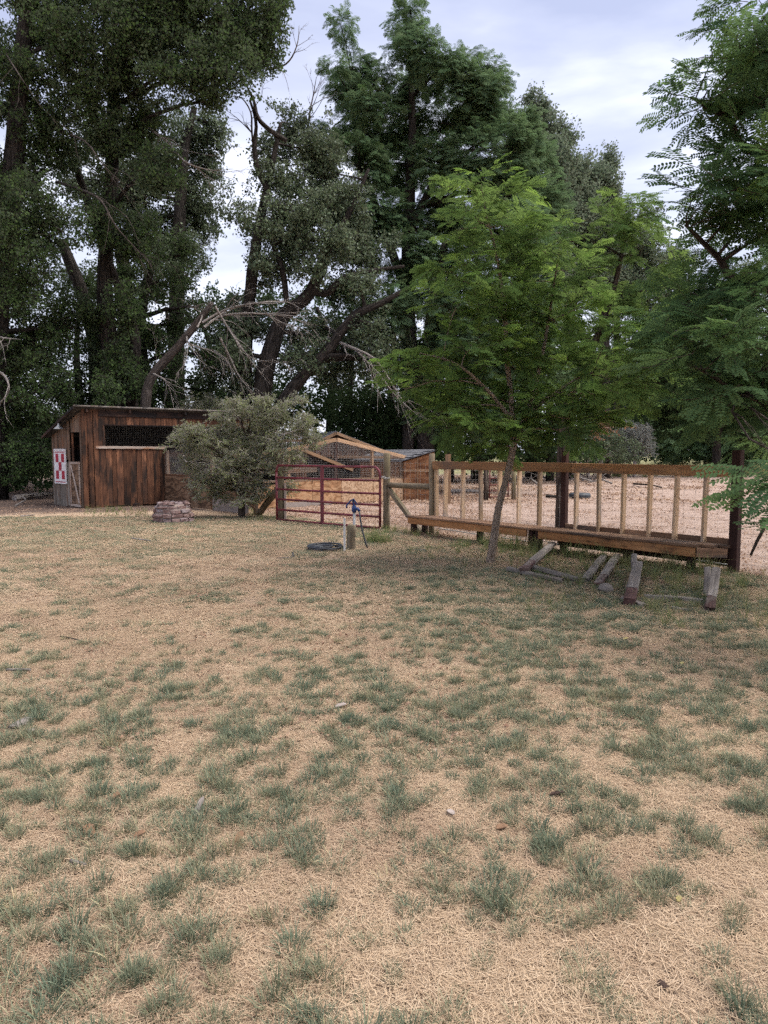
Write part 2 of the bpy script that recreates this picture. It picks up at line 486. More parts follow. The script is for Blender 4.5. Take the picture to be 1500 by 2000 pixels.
M['black_rubber'] = plain('black_rubber', (0.040, 0.046, 0.056), 0.5, c2=(0.065, 0.067, 0.07), scale=10)
M['white_paint'] = plain('white_paint', (0.72, 0.70, 0.70), 0.6, c2=(0.58, 0.56, 0.55), scale=5)
M['pvc'] = plain('pvc', (0.62, 0.60, 0.56), 0.6, c2=(0.45, 0.42, 0.38), scale=9)
M['red_paint'] = plain('red_paint', (0.36, 0.012, 0.035), 0.6, c2=(0.27, 0.014, 0.03), scale=5)
M['brick'] = plain('brick', (0.16, 0.098, 0.088), 0.95, c2=(0.25, 0.185, 0.17), scale=7, bump=0.8)
M['brick_grey'] = plain('brick_grey', (0.23, 0.19, 0.19), 0.95, c2=(0.16, 0.10, 0.095), scale=7, bump=0.8)
M['mortar'] = plain('mortar', (0.27, 0.215, 0.185), 1.0, c2=(0.17, 0.13, 0.115), scale=9, bump=0.8)
M['concrete'] = plain('concrete', (0.26, 0.22, 0.20), 0.95, c2=(0.18, 0.15, 0.13), scale=4, bump=0.4)
M['soil_dark'] = plain('soil_dark', (0.02, 0.016, 0.013), 1.0, c2=(0.05, 0.035, 0.025), scale=6)
M['stone'] = plain('stone', (0.34, 0.31, 0.30), 0.9, c2=(0.24, 0.22, 0.21), scale=9, bump=0.5)
M['clod'] = plain('clod', (0.055, 0.034, 0.026), 1.0, c2=(0.09, 0.06, 0.045), scale=20, bump=0.8)
M['dry_leaf'] = plain('dry_leaf', (0.20, 0.115, 0.065), 0.8, c2=(0.13, 0.075, 0.045), scale=20)
M['pale_leaf'] = plain('pale_leaf', (0.30, 0.25, 0.22), 0.8, c2=(0.22, 0.18, 0.155), scale=20)
M['yellow_leaf'] = plain('yellow_leaf', (0.33, 0.27, 0.10), 0.7, c2=(0.27, 0.21, 0.09), scale=20)
M['bark_dark'] = bark('bark_dark', (0.014, 0.012, 0.010), (0.085, 0.072, 0.064), 0.9)
M['bark_brown'] = bark('bark_brown', (0.03, 0.022, 0.017), (0.13, 0.10, 0.08), 0.7)
M['bark_young'] = bark('bark_young', (0.26, 0.19, 0.14), (0.46, 0.37, 0.29), 2.5)
M['bark_dead'] = bark('bark_dead', (0.20, 0.17, 0.15), (0.44, 0.40, 0.37), 2.0)
M['bark_deadbrown'] = bark('bark_deadbrown', (0.045, 0.036, 0.031), (0.14, 0.115, 0.10), 1.0)

M['lf_cotton'] = leafmat('lf_cotton', [(0.1, (0.032, 0.058, 0.020)), (0.5, (0.052, 0.088, 0.030)), (0.9, (0.095, 0.140, 0.052))], 0.28, 0.45, 0.25, (0.10, 0.145, 0.05), (0.085, 0.115, 0.065))
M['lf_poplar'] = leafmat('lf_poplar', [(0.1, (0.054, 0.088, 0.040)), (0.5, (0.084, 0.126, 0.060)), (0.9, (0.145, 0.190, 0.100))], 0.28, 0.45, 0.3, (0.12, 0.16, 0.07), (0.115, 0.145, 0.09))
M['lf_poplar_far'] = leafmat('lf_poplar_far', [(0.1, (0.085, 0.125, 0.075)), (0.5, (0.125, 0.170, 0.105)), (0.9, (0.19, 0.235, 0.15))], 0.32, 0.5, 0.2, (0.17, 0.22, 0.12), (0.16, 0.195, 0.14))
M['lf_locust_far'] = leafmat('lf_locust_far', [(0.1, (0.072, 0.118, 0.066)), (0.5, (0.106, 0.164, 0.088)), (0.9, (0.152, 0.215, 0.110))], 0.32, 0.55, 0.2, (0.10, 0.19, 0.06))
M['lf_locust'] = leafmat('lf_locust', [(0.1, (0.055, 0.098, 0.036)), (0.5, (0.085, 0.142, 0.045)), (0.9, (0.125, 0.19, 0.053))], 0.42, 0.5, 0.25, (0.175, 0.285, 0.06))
M['lf_locust_right'] = leafmat('lf_locust_right', [(0.1, (0.048, 0.090, 0.045)), (0.5, (0.072, 0.128, 0.058)), (0.9, (0.108, 0.17, 0.070))], 0.42, 0.5, 0.2, (0.15, 0.25, 0.06))
M['lf_olive'] = leafmat('lf_olive', [(0.1, (0.085, 0.108, 0.046)), (0.5, (0.145, 0.172, 0.078)), (0.9, (0.265, 0.285, 0.16))], 0.25, 0.6, 0.25, (0.17, 0.19, 0.07), (0.26, 0.26, 0.2))
M['lf_silver'] = leafmat('lf_silver', [(0.1, (0.16, 0.17, 0.15)), (0.5, (0.25, 0.26, 0.23)), (0.9, (0.36, 0.37, 0.34))], 0.2, 0.6, 0.2)
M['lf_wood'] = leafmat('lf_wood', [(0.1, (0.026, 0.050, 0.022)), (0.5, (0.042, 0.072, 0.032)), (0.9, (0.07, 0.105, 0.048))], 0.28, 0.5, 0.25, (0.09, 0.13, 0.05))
M['lf_dead'] = leafmat('lf_dead', [(0.1, (0.22, 0.11, 0.06)), (0.9, (0.36, 0.22, 0.13))], 0.2, 0.8, 0.1)
M['grass'] = leafmat('grass', [(0.0, (0.082, 0.116, 0.080)), (0.45, (0.126, 0.164, 0.114)), (0.75, (0.200, 0.235, 0.164)), (1.0, (0.50, 0.42, 0.25))], 0.25, 0.6, 0.2, (0.40, 0.31, 0.17))
M['tall_grass'] = leafmat('tall_grass', [(0.0, (0.075, 0.115, 0.045)), (0.5, (0.115, 0.165, 0.065)), (1.0, (0.26, 0.27, 0.12))], 0.3, 0.5, 0.25, (0.40, 0.31, 0.16))
M['straw'] = leafmat('straw', [(0.0, (0.22, 0.150, 0.098)), (0.4, (0.44, 0.325, 0.215)), (0.75, (0.51, 0.39, 0.27)), (1.0, (0.60, 0.475, 0.34))], 0.12, 0.7, 0.15, (0.26, 0.175, 0.125))
M['chip'] = leafmat('chip', [(0.0, (0.16, 0.085, 0.05)), (0.4, (0.31, 0.205, 0.14)), (0.75, (0.45, 0.325, 0.23)), (1.0, (0.58, 0.46, 0.36))], 0.08, 0.8, 0.1, (0.20, 0.12, 0.085))

# ------------------------------------------------------------------ sprays of leaves, tufts, straw (source meshes, scattered below)
def src_mesh(name, verts, faces, vals, mats, mi=None, smooth=False):
    me = bpy.data.meshes.new(name)
    me.from_pydata(verts, [], faces)
    a = me.attributes.new('v', 'FLOAT', 'POINT')
    a.data.foreach_set('value', np.array(vals, dtype=np.float32))
    for m in mats: me.materials.append(m)
    if mi: me.polygons.foreach_set('material_index', mi)
    o = bpy.data.objects.new(name, me)      # not linked: only its mesh is used
    return o
class LB:
    def __init__(s): s.v = []; s.f = []; s.a = []; s.mi = []
    def leaf(s, p, d, nrm, L, W, val, fold=0.25):
        d = d.normalized(); x = d.cross(nrm)
        if x.length < 1e-4: x = d.cross(Vector((1, 0, 0)))
        x.normalize(); n = x.cross(d)
        b = len(s.v)
        s.v += [p, p + d * L * 0.45 + x * W / 2 + n * W * fold, p + d * L, p + d * L * 0.45 - x * W / 2 + n * W * fold]
        s.f += [(b, b + 1, b + 2), (b, b + 2, b + 3)]
        s.a += [val] * 4; s.mi += [0, 0]
    def oval(s, p, d, nrm, L, W, val, fold=0.15):
        d = d.normalized(); x = d.cross(nrm)
        if x.length < 1e-4: x = d.cross(Vector((1, 0, 0)))
        x.normalize(); n = x.cross(d)
        b = len(s.v)
        h = n * W * fold
        s.v += [p, p + d * L * 0.3 + x * W * .5 + h, p + d * L * 0.72 + x * W * .46 + h, p + d * L, p + d * L * 0.72 - x * W * .46 + h, p + d * L * 0.3 - x * W * .5 + h]
        s.f += [(b, b + 1, b + 2, b + 3), (b, b + 3, b + 4, b + 5)]
        s.a += [val] * 6; s.mi += [0, 0]
    def stem(s, p0, p1, r, val=0.5, mi=1):
        d = (p1 - p0).normalized(); x = d.cross(Vector((0.3, 0.2, 0.93))).normalized(); y = d.cross(x)
        b = len(s.v)
        for P, q in ((p0, r), (p1, r * 0.6)):
            for i in range(3):
                a = 2.094 * i
                s.v.append(P + (x * math.cos(a) + y * math.sin(a)) * q)
        for i in range(3):
            j = (i + 1) % 3
            s.f.append((b + i, b + j, b + 3 + j, b + 3 + i)); s.mi.append(mi)
        s.a += [val] * 6
    def obj(s, name, mats):
        return src_mesh(name, [tuple(v) for v in s.v], s.f, s.a, mats, s.mi)
rs = random.Random(5)
def rvec(r=rs):
    while True:
        v = Vector((r.uniform(-1, 1), r.uniform(-1, 1), r.uniform(-1, 1)))
        if 0.05 < v.length < 1: return v
def broad_cluster(name, mat, n=34, R_=0.42, L=(0.07, 0.10), hang=0.5, seed=1):
    r = random.Random(seed); b = LB()
    tw = []
    for k in range(5):
        e = rvec(r); e.z *= 0.6
        e = e.normalized() * R_ * r.uniform(0.6, 1)
        b.stem(Vector((0, 0, 0)), e, 0.006)
        tw.append(e)
    for i in range(n):
        e = r.choice(tw)
        p = e * r.uniform(0.25, 1.05) + rvec(r) * R_ * 0.28
        d = rvec(r) + Vector((0, 0, -hang))
        l = r.uniform(*L)
        b.leaf(p, d, rvec(r) + Vector((0, 0, 0.9)), l, l * r.uniform(0.75, 0.95), r.random(), 0.12)
    return b.obj(name, [mat, M['bark_dark']])
def locust_spray(name, mat, leaves=7, pairs=7, shoot=0.42, leaf_len=0.24, leaflet=(0.045, 0.021), seed=1, detailed=True, droop=0.35):
    r = random.Random(seed); b = LB()
    prev = Vector((0, 0, 0)); pts = [prev]
    for k in range(4):
        nx = prev + Vector((shoot / 4, r.uniform(-.03, .03), r.uniform(-0.01, 0.03)))
        b.stem(prev, nx, 0.005); prev = nx; pts.append(nx)
    for i in range(leaves):
        q = i / (leaves - 1)
        p = pts[0].lerp(pts[-1], 0.15 + 0.85 * q)
        side = 1 if i % 2 else -1
        az = side * r.uniform(0.6, 1.25) * (1 - 0.75 * q) + r.uniform(-.2, .2)
        d = Vector((math.cos(az), math.sin(az), r.uniform(-0.1, 0.25)))
        LL = leaf_len * r.uniform(0.75, 1.15) * (0.75 + 0.4 * math.sin(q * 3))
        base = r.random()
        pos = p.copy(); dd = d.normalized(); st = LL / (pairs + 1)
        roll = r.uniform(-0.35, 0.35)
        for k in range(pairs + 1):
            npos = pos + dd * st
            b.stem(pos, npos, 0.0013, base, 0) if detailed else None
            side_v = dd.cross(Vector((0, 0, 1))).normalized()
            up = side_v.cross(dd)
            up = up * math.cos(roll) + side_v * math.sin(roll)
            side_v = dd.cross(up).normalized()
            if k >= 1 or True:
                for sg in (-1, 1):
                    ld = side_v * sg * 1.0 + dd * 0.42 + up * r.uniform(-0.28, 0.05)
                    l = leaflet[0] * r.uniform(0.85, 1.12) * (0.72 + 0.4 * math.sin(0.5 + 2.1 * k / (pairs + 1)))
                    val = min(1, max(0, base * 0.6 + r.random() * 0.4))
                    (b.oval if detailed else b.leaf)(npos, ld, up, l, l * leaflet[1] / leaflet[0] * r.uniform(.9, 1.15), val, 0.08)
            pos = npos
            dd = (dd + Vector((0, 0, -droop / (pairs + 1)))).normalized()
        (b.oval if detailed else b.leaf)(pos, dd, Vector((0, 0, 1)), leaflet[0], leaflet[1], base, 0.08)
    return b.obj(name, [mat, M['bark_brown']])
def olive_cluster(name, mat, n=60, seed=1, R_=0.3, L=(0.055, 0.085), W=0.36):
    r = random.Random(seed); b = LB()
    tw = []
    for k in range(6):
        e = rvec(r); e = e.normalized() * R_ * r.uniform(0.6, 1.1); e.z = e.z * 0.6 - 0.02
        b.stem(Vector((0, 0, 0)), e, 0.004); tw.append(e)
    for i in range(n):
        e = r.choice(tw)
        p = e * r.uniform(0.2, 1.05) + rvec(r) * 0.035
        d = e.normalized() * 0.7 + rvec(r)
        l = r.uniform(*L)
        b.leaf(p, d, rvec(r) + Vector((0, 0, .6)), l, l * W * r.uniform(.85, 1.2), r.random(), 0.1)
    return b.obj(name, [mat, M['bark_dead']])
def tuft(name, mat, n=30, h=(0.035, 0.085), rad=0.035, wdt=0.0032, lean=0.7, seed=1, segs=3, strawy=0.12):
    r = random.Random(seed); v = []; f = []; a = []
    for i in range(n):
        an = r.uniform(0, 6.283); rr = rad * math.sqrt(r.random())
        p = Vector((math.cos(an) * rr, math.sin(an) * rr, -0.004))
        az = an + r.uniform(-0.9, 0.9)
        L = r.uniform(*h); ln = lean * r.uniform(0.25, 1.2)
        out = Vector((math.cos(az), math.sin(az), 0)); sd_ = Vector((-math.sin(az), math.cos(az), 0))
        tw_ = r.uniform(-.8, .8)
        sd_ = sd_ * math.cos(tw_) + out * math.sin(tw_)
        val = r.uniform(0.9, 1.0) if r.random() < strawy else r.uniform(0, 0.72)
        b = len(v); ww = wdt * r.uniform(0.7, 1.25)
        for k in range(segs + 1):
            q = k / segs
            ang = ln * q
            c = p + out * (L * math.sin(ang) * q) + Vector((0, 0, L * q * math.cos(ang * 0.8)))
            if k < segs:
                wk = ww * (1 - 0.55 * q)
                v += [c - sd_ * wk / 2, c + sd_ * wk / 2]; a += [val] * 2
            else:
                v.append(c); a.append(val)
        for k in range(segs - 1):
            f.append((b + 2 * k, b + 2 * k + 1, b + 2 * k + 3, b + 2 * k + 2))
        f.append((b + 2 * (segs - 1), b + 2 * (segs - 1) + 1, b + 2 * segs))
    return src_mesh(name, [tuple(x) for x in v], f, a, [mat])
def straw_patch(name, mat, n=60, rad=0.13, L=(0.03, 0.11), wdt=0.0024, seed=1, zmax=0.02):
    r = random.Random(seed); v = []; f = []; a = []
    for i in range(n):
        an = r.uniform(0, 6.283); rr = rad * math.sqrt(r.random())
        c = Vector((math.cos(an) * rr, math.sin(an) * rr, r.uniform(0.001, zmax)))
        az = r.uniform(0, 6.283); l = r.uniform(*L); bend = r.uniform(-.5, .5)
        ti = r.uniform(-0.14, 0.14)
        val = r.random(); b = len(v); ww = wdt * r.uniform(0.6, 1.5)
        for k in range(3):
            q = (k - 1) * 0.5
            aa = az + bend * q
            d = Vector((math.cos(aa), math.sin(aa), ti)); s_ = Vector((-math.sin(aa), math.cos(aa), 0))
            pt = c + d * l * q + Vector((0, 0, abs(r.gauss(0, 0.003))))
            v += [pt - s_ * ww / 2, pt + s_ * ww / 2]; a += [val] * 2
        f += [(b, b + 1, b + 3, b + 2), (b + 2, b + 3, b + 5, b + 4)]
    return src_mesh(name, [tuple(x) for x in v], f, a, [mat])
def chip_patch(name, mat, n=40, rad=0.3, L=(0.02, 0.08), seed=1, curl=True):
    r = random.Random(seed); v = []; f = []; a = []
    for i in range(n):
        an = r.uniform(0, 6.283); rr = rad * math.sqrt(r.random())
        c = Vector((math.cos(an) * rr, math.sin(an) * rr, r.uniform(0.002, 0.03)))
        d = rvec(r); d.z *= 0.45; d.normalize()
        up = Vector((r.uniform(-.6, .6), r.uniform(-.6, .6), 1)); x = d.cross(up).normalized()
        l = r.uniform(*L); wd_ = l * r.uniform(0.3, 0.8); val = r.random(); b = len(v)
        z = Vector((0, 0, l * r.uniform(0, 0.25)))
        v += [c - d * l / 2 + z, c + x * wd_ / 2, c + d * l / 2 + z * .6, c - x * wd_ / 2]
        f += [(b, b + 1, b + 2), (b, b + 2, b + 3)]; a += [val] * 4
    return src_mesh(name, [tuple(x) for x in v], f, a, [mat])

_gn_cache = {}
def gn_tree(sources):
    key = tuple(o.name for o in sources)
    if key in _gn_cache: return _gn_cache[key]
    g = bpy.data.node_groups.new('scatter', 'GeometryNodeTree')
    g.interface.new_socket('Geometry', in_out='INPUT', socket_type='NodeSocketGeometry')
    g.interface.new_socket('Geometry', in_out='OUTPUT', socket_type='NodeSocketGeometry')
    gi = g.nodes.new('NodeGroupInput'); go = g.nodes.new('NodeGroupOutput')
    g2i = g.nodes.new('GeometryNodeGeometryToInstance')
    for o in reversed(sources):
        oi = g.nodes.new('GeometryNodeObjectInfo')
        oi.inputs['Object'].default_value = o
        oi.inputs['As Instance'].default_value = False
        g.links.new(oi.outputs['Geometry'], g2i.inputs[0])
    ip = g.nodes.new('GeometryNodeInstanceOnPoints')
    ip.inputs['Pick Instance'].default_value = True
    def attr(nm, typ):
        a = g.nodes.new('GeometryNodeInputNamedAttribute'); a.data_type = typ
        a.inputs['Name'].default_value = nm
        return a.outputs['Attribute']
    e2r = g.nodes.new('FunctionNodeEulerToRotation')
    g.links.new(attr('rot', 'FLOAT_VECTOR'), e2r.inputs[0])
    g.links.new(gi.outputs[0], ip.inputs['Points'])
    g.links.new(g2i.outputs[0], ip.inputs['Instance'])
    g.links.new(attr('idx', 'INT'), ip.inputs['Instance Index'])
    g.links.new(e2r.outputs[0], ip.inputs['Rotation'])
    g.links.new(attr('scl', 'FLOAT_VECTOR'), ip.inputs['Scale'])
    g.links.new(ip.outputs[0], go.inputs[0])
    _gn_cache[key] = g
    return g
SCAT = [0, 0]
def scatter(name, pts, rot, scl, tint, sources, parent=None, seed=0, kind='stuff'):
    rg = np.random.default_rng(seed)
    pts = np.asarray(pts, dtype=np.float32); n = len(pts)
    off = BASE[parent.name] if parent else Vector((0, 0, 0))
    me = bpy.data.meshes.new(name)
    me.vertices.add(n)
    me.vertices.foreach_set('co', (pts - np.array(off, dtype=np.float32)).ravel())
    def put(nm, typ, arr, fld):
        a = me.attributes.new(nm, typ, 'POINT')
        a.data.foreach_set(fld, arr)
    put('rot', 'FLOAT_VECTOR', np.asarray(rot, dtype=np.float32).ravel(), 'vector')
    scl = np.asarray(scl, dtype=np.float32)
    if scl.ndim == 1: scl = np.repeat(scl[:, None], 3, axis=1)
    put('scl', 'FLOAT_VECTOR', np.ascontiguousarray(scl).ravel(), 'vector')
    put('tint', 'FLOAT', np.asarray(tint, dtype=np.float32), 'value')
    put('rnd', 'FLOAT', rg.random(n).astype(np.float32), 'value')
    put('idx', 'INT', rg.integers(0, len(sources), n).astype(np.int32), 'value')
    me.materials.append(sources[0].data.materials[0])
    o = bpy.data.objects.new(name, me)
    COL.objects.link(o)
    if parent:
        o.parent = parent; BASE[o.name] = off
    md = o.modifiers.new('scatter', 'NODES')
    md.node_group = gn_tree(sources)
    if kind: o['kind'] = kind
    SCAT[0] += n; SCAT[1] += n * len(sources[0].data.polygons)
    return o

S = {}
S['cotton'] = [broad_cluster('cottonwood_spray', M['lf_cotton'], 40, 0.45, (0.075, 0.105), 0.6, s) for s in (1, 2, 3)]
S['poplar'] = [broad_cluster('poplar_spray', M['lf_poplar'], 44, 0.5, (0.075, 0.11), 0.5, s) for s in (4, 5, 6)]
S['poplar_far'] = [broad_cluster('poplar_spray_far', M['lf_poplar_far'], 44, 0.5, (0.08, 0.12), 0.5, s) for s in (14, 15, 16)]
S['wood'] = [broad_cluster('woodland_spray', M['lf_wood'], 44, 0.6, (0.11, 0.16), 0.4, s) for s in (7, 8)]
S['locust'] = [locust_spray('locust_spray', M['lf_locust'], 8, 7, 0.40, 0.25, (0.046, 0.020), s) for s in (1, 2, 3)]
S['locust_right'] = [locust_spray('locust_spray_dark', M['lf_locust_right'], 8, 7, 0.42, 0.26, (0.050, 0.022), s) for s in (4, 5, 6)]
S['locust_far'] = [locust_spray('locust_spray_far', M['lf_locust_far'], 9, 5, 0.6, 0.34, (0.085, 0.040), s, False, 0.6) for s in (7, 8, 9)]
S['olive'] = [olive_cluster('olive_spray', M['lf_olive'], 70, s) for s in (1, 2, 3)]
S['silver'] = [olive_cluster('silver_spray', M['lf_silver'], 60, s, 0.5, (0.09, 0.14), 0.3) for s in (4, 5)]
S['deadleaf'] = [olive_cluster('dead_spray', M['lf_dead'], 22, s, 0.5, (0.09, 0.15), 0.5) for s in (6, 7)]
S['tuft'] = [tuft('grass_tuft', M['grass'], 92, (0.03, 0.08), 0.036, 0.0030, 0.68, s, 3, 0.14) for s in (1, 2, 3)] + [tuft('grass_tuft', M['grass'], 40, (0.02, 0.075), 0.04, 0.0030, 1.0, s, strawy=0.4) for s in (4, 5)]
S['lawn'] = [tuft('lawn_patch', M['grass'], 80, (0.02, 0.055), 0.12, 0.0055, 0.8, s, 2, 0.28) for s in (6, 7, 8)]
S['tall'] = [tuft('tall_tuft', M['tall_grass'], 26, (0.14, 0.42), 0.06, 0.0055, 0.9, s, 4, 0.12) for s in (9, 10, 11)]
S['straw'] = [straw_patch('straw_patch', M['straw'], 170, 0.13, (0.015, 0.065), 0.0012, s, 0.012) for s in (1, 2, 3, 4)]
S['straw_far'] = [straw_patch('straw_patch_far', M['straw'], 110, 0.26, (0.03, 0.10), 0.0036, s, 0.02) for s in (5, 6, 7)]
S['chip'] = [chip_patch('litter_patch', M['chip'], 46, 0.3, (0.012, 0.05), s) for s in (1, 2, 3)]
S['chip_big'] = [chip_patch('litter_patch_big', M['chip'], 40, 0.45, (0.03, 0.09), s) for s in (4, 5, 6)]

# ------------------------------------------------------------------ fence line used by railing, braces and gate
F0 = Vector((0.98, 13.54, 0)); DF = Vector((0.634, -0.774, 0)).normalized(); NF = Vector((-0.774, -0.634, 0)).normalized()
def FL(t, off=0.0, z=0.0):
    p = F0 + DF * t + NF * off
    return Vector((p.x, p.y, z))

# ================================================================== GROUND
def fbm(x, y, s, seed=0.0, oct_=3):
    v = 0; a = 0.5; f = 1.0 / s
    for k in range(oct_):
        v += a * mnoise.noise(Vector((x * f + seed * 7.3, y * f - seed * 3.1, seed)))
        a *= 0.5; f *= 2.1
    return v
def gz(x, y):
    if abs(x) > 30 or y > 45 or y < -5: return 0.0
    return 0.030 * fbm(x, y, 2.2, 3.0, 2) * min(1, max(0, (30 - abs(x)) / 8)) * min(1, max(0, (45 - y) / 10))
xs = sorted(set([-900, -500, -250, -120, -60, -40] + [round(-30 + 0.5 * i, 3) for i in range(36)] + [round(-12 + 0.25 * i, 3) for i in range(97)] + [round(12 + 0.5 * i, 3) for i in range(37)] + [40, 60, 120, 250, 500, 900]))
ys = sorted(set([-300, -100, -30, -8, -5, -2] + [round(0.25 * i, 3) for i in range(85)] + [round(21 + 0.6 * i, 3) for i in range(42)] + [50, 60, 75, 95, 130, 200, 400, 900, 1800]))
gv = [(x, y, gz(x, y)) for y in ys for x in xs]
nx_ = len(xs)
gf = [(j * nx_ + i, j * nx_ + i + 1, (j + 1) * nx_ + i + 1, (j + 1) * nx_ + i) for j in range(len(ys) - 1) for i in range(nx_ - 1)]
gm = bpy.data.meshes.new('ground'); gm.from_pydata(gv, [], gf)
gm.polygons.foreach_set('use_smooth', [True] * len(gf))
ground = bpy.data.objects.new('ground', gm); COL.objects.link(ground); tag(ground, kind='structure')

m, t, o = mat_new('ground_earth')
p = N(t, 'ShaderNodeBsdfPrincipled', {'Roughness': 0.95, 'Specular IOR Level': 0.1})
ge = N(t, 'ShaderNodeNewGeometry')
def noise_at(scale, detail=5, rough=0.6, dist=0.0):
    n = N(t, 'ShaderNodeTexNoise', {'Scale': scale, 'Detail': float(detail), 'Roughness': rough, 'Distortion': dist})
    t.links.new(ge.outputs['Position'], n.inputs['Vector']); return n.outputs['Fac']
def mixc(f, a, b):
    n = N(t, 'ShaderNodeMixRGB')
    for s_, v in (('Fac', f), ('Color1', a), ('Color2', b)):
        if isinstance(v, tuple): n.inputs[s_].default_value = (*v, 1)
        elif isinstance(v, float): n.inputs[s_].default_value = v
        else: t.links.new(v, n.inputs[s_])
    return n.outputs[0]
def rmp(f, stops):
    r_ = ramp(t, stops); t.links.new(f, r_.inputs[0]); return r_.outputs[0]
straw_c = rmp(noise_at(30, 4, 0.75), [(0.36, (0.19, 0.130, 0.088)), (0.5, (0.43, 0.315, 0.212)), (0.64, (0.66, 0.515, 0.365))])
bare = rmp(noise_at(9, 4, 0.7), [(0.3, (0.22, 0.155, 0.115)), (0.7, (0.38, 0.275, 0.20))])
lawn_c = mixc(rmp(noise_at(1.3, 3, 0.6), [(0.42, (0, 0, 0)), (0.62, (0.7, 0.7, 0.7))]), straw_c, bare)
dirt = rmp(noise_at(3, 4, 0.72), [(0.3, (0.235, 0.165, 0.135)), (0.5, (0.345, 0.255, 0.21)), (0.72, (0.44, 0.345, 0.295))])
dirt = mixc(rmp(noise_at(20, 3, 0.75), [(0.5, (0, 0, 0)), (0.75, (0.6, 0.6, 0.6))]), dirt, (0.48, 0.33, 0.23))
vm = N(t, 'ShaderNodeVectorMath', {1: tuple(F0)}, operation='SUBTRACT')
t.links.new(ge.outputs['Position'], vm.inputs[0])
vd = N(t, 'ShaderNodeVectorMath', {1: tuple(-NF)}, operation='DOT_PRODUCT')
t.links.new(vm.outputs[0], vd.inputs[0])
nn = N(t, 'ShaderNodeMath', {1: 1.6}, operation='MULTIPLY_ADD'); nn.inputs[2].default_value = -0.9
t.links.new(noise_at(1.8, 4), nn.inputs[0])
ds = N(t, 'ShaderNodeMath', operation='ADD'); t.links.new(vd.outputs['Value'], ds.inputs[0]); t.links.new(nn.outputs[0], ds.inputs[1])
msk = N(t, 'ShaderNodeMapRange', {'From Min': -0.5, 'From Max': 0.6}); t.links.new(ds.outputs[0], msk.inputs['Value'])
lawn_or_yard = mixc(msk.outputs[0], lawn_c, dirt)
# dark trodden soil round the old shed
sp = N(t, 'ShaderNodeSeparateXYZ'); t.links.new(ge.outputs['Position'], sp.inputs[0])
s1 = N(t, 'ShaderNodeMath', {1: 0.35}, operation='MULTIPLY_ADD'); t.links.new(sp.outputs['X'], s1.inputs[0]); t.links.new(sp.outputs['Y'], s1.inputs[2])
s1.inputs[1].default_value = -0.30
s2 = N(t, 'ShaderNodeMath', operation='ADD'); t.links.new(s1.outputs[0], s2.inputs[0]); t.links.new(nn.outputs[0], s2.inputs[1])
sm1 = N(t, 'ShaderNodeMapRange', {'From Min': 20.6, 'From Max': 21.4}); t.links.new(s2.outputs[0], sm1.inputs['Value'])
xm = N(t, 'ShaderNodeMapRange', {'From Min': -3.0, 'From Max': -5.0}); t.links.new(sp.outputs['X'], xm.inputs['Value'])
mm = N(t, 'ShaderNodeMath', operation='MULTIPLY'); t.links.new(sm1.outputs[0], mm.inputs[0]); t.links.new(xm.outputs[0], mm.inputs[1])
soil = rmp(noise_at(7, 4, 0.75), [(0.3, (0.075, 0.052, 0.042)), (0.6, (0.16, 0.115, 0.092)), (0.8, (0.28, 0.20, 0.15))])
gcol = mixc(mm.outputs[0], lawn_or_yard, soil)
# rough pasture far away
fm = N(t, 'ShaderNodeMapRange', {'From Min': 46.0, 'From Max': 56.0}); t.links.new(sp.outputs['Y'], fm.inputs['Value'])
past = rmp(noise_at(0.7, 3, 0.7), [(0.35, (0.10, 0.12, 0.05)), (0.65, (0.28, 0.24, 0.13))])
gcol = mixc(fm.outputs[0], gcol, past)
t.links.new(gcol, p.inputs['Base Color'])
bu = N(t, 'ShaderNodeBump', {'Strength': 1.0, 'Distance': 0.03}); t.links.new(noise_at(50, 4, 0.8), bu.inputs['Height'])
t.links.new(bu.outputs[0], p.inputs['Normal'])
t.links.new(p.outputs[0], o.inputs['Surface'])
gm.materials.append(m)

# ---- grass, straw and litter: nobody could count them
rg = random.Random(11)
def beyond(x, y): return (Vector((x, y, 0)) - F0).dot(-NF)
def green(x, y):
    "how grassy the lawn is here, 0..1 (above 1 = thick)"
    g = 0.90 + 0.75 * fbm(x, y, 1.25, 1.0, 3) + 1.7 * fbm(x, y, 0.36, 2.0, 2)
    u = x / max(y, 1)
    if 4.7 < y < 11.5:                                  # straw-coloured band on the left, greener on the right
        k = min(1, (y - 4.7) / 0.9) * min(1, (11.5 - y) / 1.2)
        g += k * (-0.36 * min(1, max(0, (0.08 - u) / 0.22)) + 0.26 * min(1, max(0, (u + 0.03) / 0.15)))
    if y > 10.5: g += 0.16 * min(1, (y - 10.5) / 1.5)
    if y < 3.0: g -= 0.10 * min(1, max(0, (u + 0.1) / 0.2))
    if 3.0 < y < 5.2: g += 0.16
    return g
def in_view(x, y, mrg=0.35): return abs(x) < 0.56 * y + mrg
P, Q, SC, TI = [], [], [], []
P2, Q2, SC2, TI2 = [], [], [], []
LP, LQ, LS, LT = [], [], [], []
y = 1.5
